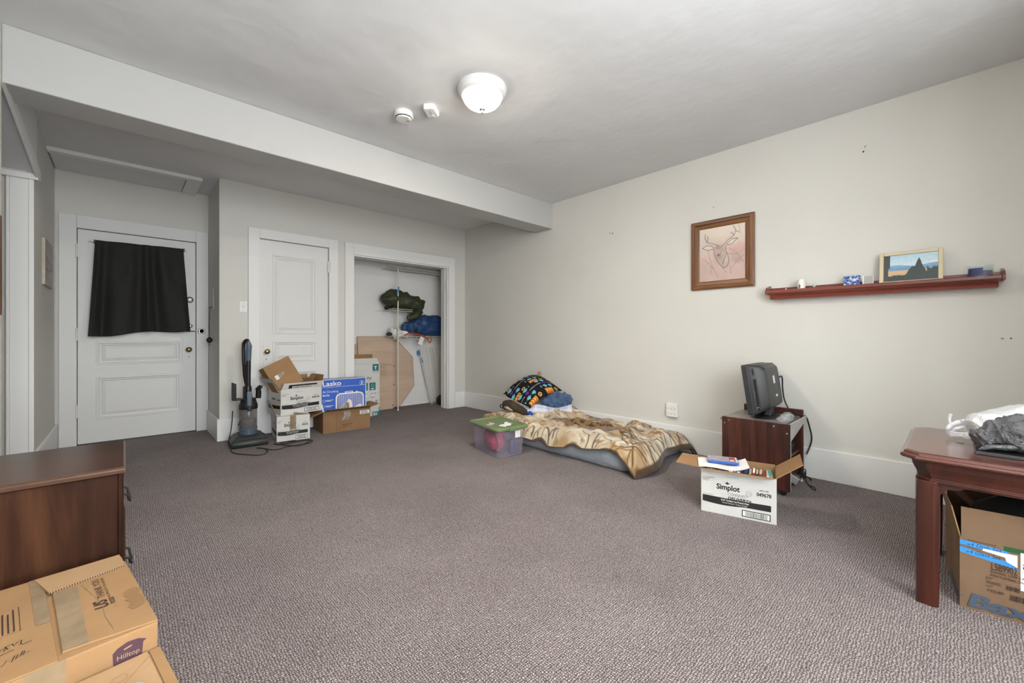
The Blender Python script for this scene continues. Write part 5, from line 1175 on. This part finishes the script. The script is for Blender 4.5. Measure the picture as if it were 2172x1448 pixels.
for nm, bx_ in (('frame_side', (-.012, .012, -pw, -pw + .022, 0, 2 * ph)), ('frame_side', (-.012, .012, pw - .022, pw, 0, 2 * ph)), ('frame_rail', (-.012, .012, -pw + .022, pw - .022, 0, .022)), ('frame_rail', (-.012, .012, -pw + .022, pw - .022, 2 * ph - .022, 2 * ph))):
    o = obj(nm, B().box(*bx_), 'cream', t, .005, 3); o.rotation_euler.y = la
def land(U, V):
    C = np.ones(U.shape + (3,)) * np.array([.42, .60, .72]); C = blend(C, (.66, .74, .78), np.clip((.95 - V) * 2, 0, 1))
    C = blend(C, (.78, .78, .76), np.clip((fbm(U * .5, V, 8, 5) - .45) * 4, 0, 1) * np.exp(-((V - .68) / .10) ** 2))
    C = blend(C, (.20, .36, .55), np.clip((.60 + .03 * np.sin(U * 8) - V) * 40, 0, 1)); C = blend(C, (.16, .30, .50), np.clip((.52 - V) * 40, 0, 1))
    C = blend(C, (.62, .42, .24), np.clip((.42 - V) * 30, 0, 1)); C = blend(C, (.50, .30, .18), np.clip((.30 - V) * 14, 0, 1) * fbm(U, V, 12, 7))
    ht = .16 + .10 * fbm(U, U * 0, 14, 9) + .36 * np.exp(-((U - .62) / .17) ** 4) * (.75 + .3 * fbm(U, U * 0, 20, 3)) + .22 * (U > .80) * (.8 + .4 * fbm(U, U * 0, 16, 4)) + .34 * np.clip(1 - np.abs(U - .665) / .07, 0, 1) ** .8 * (.8 + .35 * npnoise(U, V, 40, 8))
    C = blend(C, (.028, .042, .036), np.clip((ht - V) * 60, 0, 1)); C *= (.85 + .3 * fbm(U, V, 30, 6))[..., None]
    return blend(C, (.055, .05, .048), (U < .12 - .03 * (V < .5)) * 1.0)
o = obj('photo', grid_mesh(lambda U, V: (U * 0 - .003, pw - .022 - U * (2 * pw - .044), .022 + V * (2 * ph - .044)), 120, 90, land), 'art', t); o.rotation_euler.y = la
o = obj('backing', B().box(.0, .008, -pw + .02, pw - .02, .02, 2 * ph - .02), 'kraftd', t); o.rotation_euler.y = la
t = thing('jar_candle', 'round glass jar candle with dark blue wax on the shelf', 'candle', (3.678, -.105, SZ))
obj('wax', B().lathe([(.047, .004), (.048, .046), (0, .046)], 28), 'wax', t, smooth=40); obj('glass_jar', B().lathe([(0, 0), (.050, 0), (.0525, .006), (.0525, .070), (.0545, .074), (.0545, .082), (.0515, .083), (.050, .006), (0, .006)], 32), 'jar', t, smooth=35)
lb = B(); n = 12
for k in range(n):
    a0, a1 = R(118 + k * 6.0), R(118 + (k + 1) * 6.0); lb.poly([(.0532 * math.cos(a0), .0532 * math.sin(a0), .020), (.0532 * math.cos(a1), .0532 * math.sin(a1), .020), (.0532 * math.cos(a1), .0532 * math.sin(a1), .062), (.0532 * math.cos(a0), .0532 * math.sin(a0), .062)])
obj('label_sticker', lb, 'navyl', t, solid=.0008, label='navy label')
t = thing('white_tumbler', 'small white cup with brown emblem on the shelf', 'cup', (3.675, .776, SZ)); obj('cup', B().lathe([(0, 0), (.021, 0), (.0245, .004), (.025, .078), (.022, .086), (0, .087)], 22), 'white', t, smooth=35)
P = Print(t, (-.0258, .012, .018), (0, -1, 0), (0, 0, 1), ['kraftd', 'inkg']); P.poly([(.0, .004), (.010, .0), (.012, .022), (.006, .032), (.001, .026)], 'kraftd'); P.build('emblem'); 
t = thing('glass_ornament', 'tiny clear glass ball ornament on a dark foot', 'ornament', (3.675, .697, SZ)); obj('ball', B().lathe([(0, .012), (.012, .018), (.0165, .032), (.013, .045), (.006, .054), (.004, .062), (0, .063)], 18), 'jar', t, smooth=50); obj('core', B().sweep([(0, 0, .02), (0, 0, .03), (0, 0, .042)], [(.003, .003), (.008, .008), (.003, .003)], 8, .003, 80, 3, 2), 'cream', t); obj('foot', B().lathe([(.009, 0), (.011, .004), (.004, .010), (.007, .016)], 14), 'black', t, smooth=40)
t = thing('blue_tile', 'small blue and white patterned picture tile on the shelf', 'tile', (3.672, .484, SZ)); o = obj('tile', B().box(-.006, .006, -.045, .045, 0, .082), 'case_blue', t, .002); o.rotation_euler.y = R(6)
def tl_(U, V):
    C = np.ones(U.shape + (3,)) * np.array([.02, .05, .22]); r_ = np.hypot(U - .3, V - .5); C = blend(C, (.12, .25, .60), (np.sin(r_ * 28) > .4) * .7)
    w = np.clip((fbm(U, V, 7, 13) - .56) * 9, 0, 1); return blend(C, (.66, .72, .80), w)
o = obj('tile_art', grid_mesh(lambda U, V: (U * 0 - .0068, .042 - U * .084, .003 + V * .076), 50, 45, tl_), 'art', t); o.rotation_euler.y = R(6)
t = thing('white_tile', 'small plain white picture tile beside the blue one', 'tile', (3.672, .398, SZ)); o = obj('tile', B().box(-.012, .008, -.029, .029, 0, .076), 'white', t, .002); o.rotation_euler.y = R(4); o = obj('front_sheet', B().box(-.0128, -.012, -.027, .020, .003, .073), 'inkg', t); o.rotation_euler.y = R(4)
t = thing('white_figurine', 'tiny white figurine at the left end of the shelf', 'figurine', (3.665, .872, SZ)); obj('body', B().lathe([(.008, 0), (.009, .008), (.004, .014), (.006, .020), (.003, .026), (0, .027)], 12), 'white', t, smooth=50); obj('arms', B().tube([(0, -.009, .014), (0, 0, .012), (0, .009, .017)], .003, 6), 'white', t)
t = thing('dark_figurine', 'tiny dark figurine beside the white one on the shelf', 'figurine', (3.667, .838, SZ)); obj('body', B().lathe([(.007, 0), (.010, .010), (.005, .020), (.006, .025), (0, .028)], 12), 'dgrey', t, smooth=50); obj('arms', B().tube([(0, -.008, .010), (0, 0, .014), (0, .008, .010)], .003, 6), 'dgrey', t)

# ------------------------------------------------------------------ cherry side table
t = thing('cherry_table', 'reddish cherry wood table with moulded edge at the right', 'table', (0, 0, 0))
TX0, TX1, TY1, TY0 = 2.245, 2.935, .150, -.52
def top(i, z, c=.045):
    x0, x1, y0, y1 = TX0 + i, TX1 - i, TY0 + i, TY1 - i; c2 = c
    return [(x0 + c2, y0, z), (x1 - c2, y0, z), (x1, y0 + c2, z), (x1, y1 - c2, z), (x1 - c2, y1, z), (x0 + c2, y1, z), (x0, y1 - c2, z), (x0, y0 + c2, z)]
obj('top', B().loft([top(.030, .560), top(.020, .566), top(.006, .568), top(0, .575), top(.002, .583), top(.010, .586), top(.012, .594), top(.020, .598)]), ['cherryt'], t, .0015)
def bow(i, z, c=.04): return top(i, z, c)
obj('apron', B().loft([bow(.052, .478), bow(.046, .480), bow(.044, .490), bow(.050, .496), bow(.046, .515), bow(.036, .540), bow(.032, .562)], True), 'cherry', t, .001)
def leg(cx, cy, sx, sy):
    # tapered corner leg with a bowed outside face
    def ring(z, k):
        a, d = .066 * k, .066 * k; pts = [(0, 0), (a, 0), (a, .012), (.03 * k, d * .75), (.012, d), (0, d)]
        pts = [(0, 0), (a * .75, -.006), (a, .006), (a, d * .35), (a * .62, d * .62), (d * .35, a), (.006, d), (-.006, d * .75)]
        return [(cx + sx * p[0], cy + sy * p[1], z) for p in pts]
    return B().loft([ring(0, .94), ring(.02, .95), ring(.30, 1.0), ring(.47, 1.0), ring(.485, 1.06)])
for cx, sx in ((TX0 + .048, 1), (TX1 - .048, -1)):
    for cy, sy in ((TY1 - .048, -1), (TY0 + .048, 1)): obj('leg', leg(cx, cy, sx, sy), 'cherry', t, .003)
for sx, x in ((1, TX0 + .06),):
    obj('corner_bracket', B().prism([(TY1 - .11, .482), (TY1 - .185, .482), (TY1 - .165, .466), (TY1 - .135, .462), (TY1 - .12, .445), (TY1 - .11, .43)], 'x', x, x + .016), 'cherry', t)
TT = .599
t = thing('white_bag', 'white plastic shopping bag lying on the cherry table', 'plastic bag', (0, 0, TT))
bgm = B().sweep([(2.66, -.060, .055), (2.68, -.09, .065), (2.72, -.15, .075), (2.76, -.22, .085), (2.80, -.30, .095), (2.81, -.38, .09), (2.81, -.45, .05)], [(.04, .025), (.09, .045), (.12, .062), (.13, .072), (.14, .085), (.12, .08), (.04, .03)], 34, .022, 13, 7, 71)
for v in bgm.bm.verts: v.co.z = max(v.co.z, .003)
obj('bag_body', bgm, 'wbag', t, smooth=70)
def strap(pts, w):
    q = [Vector(p) for p in pts]
    for _ in range(2):
        r_ = [q[0]]
        for a_, b_ in zip(q, q[1:]): r_ += [a_ * .75 + b_ * .25, a_ * .25 + b_ * .75]
        q = r_ + [q[-1]]
    rings = []
    for i, p in enumerate(q):
        k = w * (.75 + .5 * abs(mn.noise(p * 40))); tl_ = .5 * mn.noise(p * 22)
        rings.append([p + Vector((k * tl_, 0, k)), p + Vector((k * .25, .002, .002)), p - Vector((k * tl_, 0, k)), p - Vector((k * .25, .002, .002))])
    return B().loft(rings)
obj('handle_loop', strap([(2.71, -.07, .080), (2.72, -.02, .070), (2.72, .015, .045), (2.70, .028, .026), (2.67, .015, .020), (2.66, -.03, .022), (2.64, -.085, .028)], .015), 'wbag', t, smooth=60)
obj('handle_loop', strap([(2.70, -.06, .055), (2.70, -.02, .047), (2.69, .008, .032), (2.67, -.002, .022)], .010), 'wbag', t, smooth=60)
obj('handle_end', B().tube([(2.73, .012, .050), (2.735, .016, .075), (2.73, .010, .098)], .006, 6, smooth=2), 'wbag', t, smooth=60)
t = thing('grey_bag', 'crumpled dark grey plastic bag at the edge of the cherry table', 'plastic bag', (0, 0, TT))
bgm = B().sweep([(2.475, -.062, .028), (2.48, -.075, .035), (2.50, -.12, .060), (2.50, -.18, .080), (2.50, -.26, .09), (2.50, -.36, .08), (2.50, -.44, .04)], [(.04, .015), (.065, .030), (.085, .050), (.095, .060), (.10, .065), (.08, .06), (.02, .03)], 44, .036, 22, 10, 81)
for v in bgm.bm.verts: v.co.z = max(v.co.z, .012)
obj('bag_body', bgm, 'gbag', t, smooth=40)
obj('handle_fold', B().sweep([(2.42, -.065, .016), (2.42, -.10, .028), (2.43, -.15, .036), (2.44, -.19, .045)], [(.008, .006), (.014, .010), (.016, .012), (.008, .008)], 10, .008, 40, 5, 83), 'gbag', t, smooth=50)
t = thing('black_tray', 'flat black tray under the grey plastic bag', 'tray', (2.50, -.28, TT)); obj('plate', B().box(-.115, .13, -.20, .225, .0, .008), 'black', t, .003); obj('rim', B().box(-.118, -.110, -.20, .225, .0, .012), 'dgrey', t, .002)
t = thing('small_card', 'small white carton end under the white bag on the table', 'card', (2.62, -.085, TT), 0); obj('card', B().box(-.03, .03, -.02, .02, 0, .03), 'paper', t, .002); obj('printed_band', B().box(-.0306, -.030, -.02, .02, .004, .010), 'navyl', t)
o = obj('staple_scrap', B().tube([(2.60, -.010, TT + .002), (2.585, -.026, TT + .002)], .0022, 6), 'silver'); tag(o, 'short silver scrap lying on the table top', 'scrap')

# carton under the table
W, D, H = .40, .40, .272
t = thing('dialysis_carton', 'brown carton with blue tape labels standing under the cherry table', 'cardboard box', (2.598, -.193, 0), -84)
carton(t, W, D, H, 'kraftshade', 'kraftshade', [('f', -2, .115, (.0, .0)), ('l', 12, .115), ('r', 40, .11), ('k', 5, .10)])
P = front(t, W, D, ['bluetape', 'paper', 'ink', 'inkb', 'inkblue', 'dkgreen'])
P.text('Recommended', .022, .260, .07, .008, 'inkb', 0); P.text('(25\u00b0C/77\u00b0F)', .022, .236, .055, .010, 'inkb', 0)
P.poly([(-.0, .243), (.118, .235), (.135, .240), (.118, .252), (0, .262)], 'bluetape'); P.text('x4 Dish Set', .018, .243, .088, .013, 'ink', -.005, .2)
P.poly([(0, .213), (.12, .196), (.15, .188), (.14, .200), (.12, .214), (0, .235)], 'bluetape'); P.text('x4 Glass Set', .016, .214, .088, .013, 'ink', -.005, .2)
P.poly([(.058, .236), (.115, .228), (.118, .214), (.145, .200), (.145, .245), (.112, .243), (.062, .244)], 'paper')
P.rect(.112, .252, .175, .270, 'dkgreen'); P.rect(.152, .120, .30, .258, 'paper'); P.bars(.170, .228, .285, .250, 'ink', 22, 6)
P.text('XH40A1', .156, .212, .042, .008, 'ink', .01); P.text('11- D', .158, .200, .05, .009, 'ink', .01); P.text('6', .168, .127, .013, .016, 'ink', .02)
for k in range(6): P.rect(.162, .146 + k * .008, .162 + .05 + (k % 3) * .02, .1475 + k * .008, 'inkb')
P.text('L5B9902', .082, .172, .062, .026, 'inkb', 0); P.text('DIANEAL LOW CALCIUM', .080, .160, .11, .009, 'inkb', 0); P.text('PERITONEAL DIALYSIS', .080, .146, .11, .009, 'inkb', 0)
P.text('EXP', .068, .134, .016, .008, 'inkb', 0); P.text('2026/05', .068, .117, .036, .011, 'inkb', 0); P.text('LOT', .068, .104, .018, .008, 'inkb', 0); P.text('Y452489', .070, .086, .042, .011, 'inkb', 0)
P.bars(.118, .110, .152, .126, 'inkb', 14, 8); P.bars(.128, .075, .30, .096, 'inkb', 40, 9)
P.rect(0, .044, .012, .048, 'inkblue'); P.text('Baxter', .020, .012, .28, .052, 'inkblue', .035, .25)
P.build(label='carton printing and blue tape'); P = leftf(t, W, D, ['inkblue', 'inkb', 'tape']); P.text('Baxter', .16, .012, .22, .05, 'inkblue', .035, .25); P.rect(.20, .12, .206, .26, 'inkb'); P.build()
o = obj('black_bin_bag', B().sweep([(2.46, -.20, .23), (2.50, -.20, .27), (2.60, -.20, .30), (2.70, -.20, .28), (2.74, -.20, .23)], [(.03, .05), (.12, .09), (.15, .11), (.12, .09), (.03, .05)], 22, .02, 12, 6, 91), 'blackm', smooth=60); tag(o, 'black plastic bag filling the carton under the table', 'plastic bag')

# ------------------------------------------------------------------ dresser and cartons at the left
t = thing('walnut_dresser', 'walnut chest of drawers with dark bail handles at the left', 'dresser', (0, 0, 0))
DX0, DX1, DY0, DY1, DZ = -.42, -.012, 1.755, 2.175, .65
obj('case', B().box(DX0, DX1, DY0, DY1, .05, DZ - .022), 'dresser', t, .003)
obj('plinth', B().box(DX0 + .01, DX1 + .012, DY0 - .004, DY1 + .004, 0, .07), 'dresser', t, .004)
obj('top', B().loft([[(x, y, z) for x, y in ((DX0, DY0 - i), (DX1 + i, DY0 - i), (DX1 + i, DY1 + i), (DX0, DY1 + i))] for i, z in ((.008, DZ - .022), (.018, DZ - .018), (.018, DZ - .006), (.012, DZ), (.011, DZ))]), 'dtop', t, .001)
obj('corner_stile', B().box(DX1, DX1 + .010, DY0, DY0 + .035, .07, DZ - .022), 'dresser', t, .002); obj('corner_stile', B().box(DX1, DX1 + .010, DY1 - .035, DY1, .07, DZ - .022), 'dresser', t, .002)
for z0_, z1_, dx in ((.43, .615, .012), (.205, .415, .016), (.085, .19, .024)):
    dr = obj('drawer_front', B().box(DX1, DX1 + dx, DY0 + .038, DY1 - .038, z0_, z1_), 'dresser', t, .006)
    for yy in ((DY0 + DY1) / 2,):
        zc_ = z0_ + (z1_ - z0_) * .34; k_ = .62
        hb = B().tube([(DX1 + dx + k_ * u, yy + v, zc_ + w_) for u, v, w_ in ((0, -.045, .024), (.018, -.045, .020), (.020, -.040, .004), (.030, -.018, -.012), (.020, 0, -.004), (.030, .018, -.012), (.020, .040, .004), (.018, .045, .020), (0, .045, .024))], .0035, 8, smooth=2)
        obj('bail_handle', hb, 'blackm', dr, smooth=60, label='dark bail handle')

# larger carton with written notes, flaps taped down
W, D, H = .40, .455, .398
th8 = 8.0; ca, sa = math.cos(R(th8)), math.sin(R(th8))
cx = .058 - (W / 2 * ca + D / 2 * sa); cy = 1.252 - (W / 2 * sa - D / 2 * ca)
t = thing('thank_you_carton', 'taped brown carton printed with thanks beside the dresser', 'cardboard box', (cx, cy, 0), th8)
b = B().box(-W / 2, W / 2, -D / 2, D / 2, 0, H - .003); obj('body', b, 'kraft', t, .003)
yr = D / 2; xr = W / 2
z0_, z1_ = H - .003, H + .002
obj('flap', B().prism([(.052, -.200), (xr, -yr), (xr, yr - .06), (.056, yr - .10)], 'z', z0_, z1_), 'kraft', t, .001, label='right top flap')
obj('flap', B().hexa([(.050, .103, H + .002), (.194, .130, H + .002), (xr - .004, yr, H - .002), (.030, yr, H - .002), (.050, .103, H + .007), (.194, .130, H + .007), (xr - .004, yr, H + .002), (.030, yr, H + .002)]), 'kraftl', t, label='rear top flap with corrugated edge')
obj('flap', B().box(-xr, .045, -yr, yr, z0_, H + .001), 'kraft', t, .001, label='left top flap')
bb = B()
for k in range(30): f = k / 29; bb.box(.052 + f * .140 - .0014, .052 + f * .140 + .0010, .1024 + f * .027 - .0008, .1034 + f * .027, H + .0026, H + .0064)
obj('corrugation', bb, 'inkb', t, kind='stuff')
P = Print(t, (0, 0, H + .002), (1, 0, 0), (0, 1, 0), ['tape', 'inkb', 'ink', 'stain'], .0008)
P.poly([(.053, -.198), (.090, -.205), (.098, .10), (.057, .10)], 'tape')
P.text('THANK YOU', .138, -.018, .118, .014, 'inkb', .005, 0, 90); P.text('WE APPRECIATE YOUR BUSINESS', .146, -.030, .128, .005, 'inkb', 0, 0, 90); P.text('US', .138, -.076, .042, .025, 'inkb', .03, .2, 90); P.text('FOODS', .150, -.070, .036, .009, 'inkb', .02, 0, 90)
P.poly([(.166, -.055), (.168, -.035), (.180, -.022), (.194, -.028), (.199, -.050), (.190, -.066), (.199, -.085), (.198, -.118), (.186, -.134), (.170, -.136), (.165, -.118), (.173, -.098), (.165, -.078), (.172, -.066)], 'stain')
P.line([(.105, .095), (.118, .02), (.128, -.06), (.125, -.12), (.130, -.19)], .0012, 'tape')
P.build(label='tape, stain and thank-you print')
P = Print(t, (0, 0, H + .001), (1, 0, 0), (0, 1, 0), ['tape', 'inkb', 'ink'], .0008)
P.poly([(.022, -.042), (.0445, -.046), (.0445, yr), (.020, yr)], 'tape'); P.line([(-.06, -.039), (0, -.039), (0, .09), (-.06, .09)], .0012, 'inkb')
for k in range(7): P.rect(-.058 + k * .008, -.032, -.0555 + k * .008, .082 - (k % 3) * .008, 'inkb')
P.line([(-.050, -.105), (-.042, -.085), (-.034, -.108), (-.028, -.099), (-.022, -.088), (-.018, -.104), (-.024, -.106), (-.020, -.090), (-.012, -.086), (-.010, -.100), (-.006, -.088), (.001, -.084), (-.001, -.100), (.003, -.106), (.015, -.102)], .0016, 'ink'); P.line([(-.050, -.125), (-.025, -.118), (-.010, -.114)], .0014, 'ink')
P.line([(-.050, -.170), (-.044, -.150), (-.038, -.168), (-.032, -.150), (-.026, -.165), (-.020, -.148), (-.014, -.162), (-.010, -.142), (-.005, -.140), (-.009, -.156), (-.002, -.150), (.001, -.134), (.004, -.138), (.001, -.152), (.010, -.145)], .0016, 'ink')
P.build('handwriting', label='black handwritten note')
P = front(t, W, D, ['purple', 'kraftl', 'tape', 'ink', 'film']); P.poly([(W - .075, H - .062), (W - .028, H - .062), (W - .026, H - .034), (W - .020, H - .030), (W - .034, H - .022), (W - .052, H - .020), (W - .068, H - .026), (W - .076, H - .034)], 'purple')
P.text('Hilltop', W - .069, H - .056, .037, .013, 'kraftl', 0); P.line([(W - .058, H - .034), (W - .045, H - .031)], .003, 'kraftl'); P.rect(.20, 0, .255, H - .002, 'tape'); P.text('KEEP FROZEN', .12, H - .040, .09, .009, 'ink', .02, .2); P.build()
FW, FD, FH = .42, .40, .340
cx2 = .057 - (FW / 2 * ca) ; fcx = cx + .004 + (D / 2 + FD / 2 + .008) * sa; fcy = cy - (D / 2 + FD / 2 + .008) * ca
t = thing('closed_carton', 'closed brown carton in the near left corner of the view', 'cardboard box', (fcx - .012, fcy, 0), th8)
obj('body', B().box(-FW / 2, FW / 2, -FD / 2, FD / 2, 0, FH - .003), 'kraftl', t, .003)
obj('flap', B().box(-FW / 2, FW / 2 - .022, -FD / 2, FD / 2, FH - .003, FH + .0015), 'kraftl', t, .001); obj('flap', B().box(FW / 2 - .019, FW / 2, -FD / 2, FD / 2, FH - .003, FH + .0005), 'kraft', t, .001)
P = Print(t, (-FW / 2, -FD / 2, FH + .0015), (1, 0, 0), (0, 1, 0), ['kraft', 'inkg'], .0008)
P.ring(.345, .345, .012, .0012, 'kraft'); P.ring(.32, .335, .009, .0012, 'kraft'); P.line([(.33, .30), (.40, .38)], .0012, 'kraft'); P.build('faint_marks')
t = thing('baseball_cap', 'black and pale blue cap lying on the nearest carton', 'cap', (-.028, 1.070, FH + .0025), 20)
obj('crown', B().lathe([(.052, 0), (.052, .008), (.048, .016), (.034, .024), (.016, .028), (0, .029)], 24), 'blackm', t, smooth=60)
obj('side_panel', B().sweep([(.035, -.03, .012), (.045, -.01, .014), (.052, .01, .013), (.05, .03, .010)], [(.006, .008), (.012, .012), (.014, .012), (.006, .008)], 14, .003, 30, 4, 3), 'skyblue', t, smooth=60)
obj('brim', B().prism([(-.03, -.05), (-.02, -.09), (0, -.10), (.02, -.09), (.03, -.05)], 'z', 0, .003), 'blackm', t)
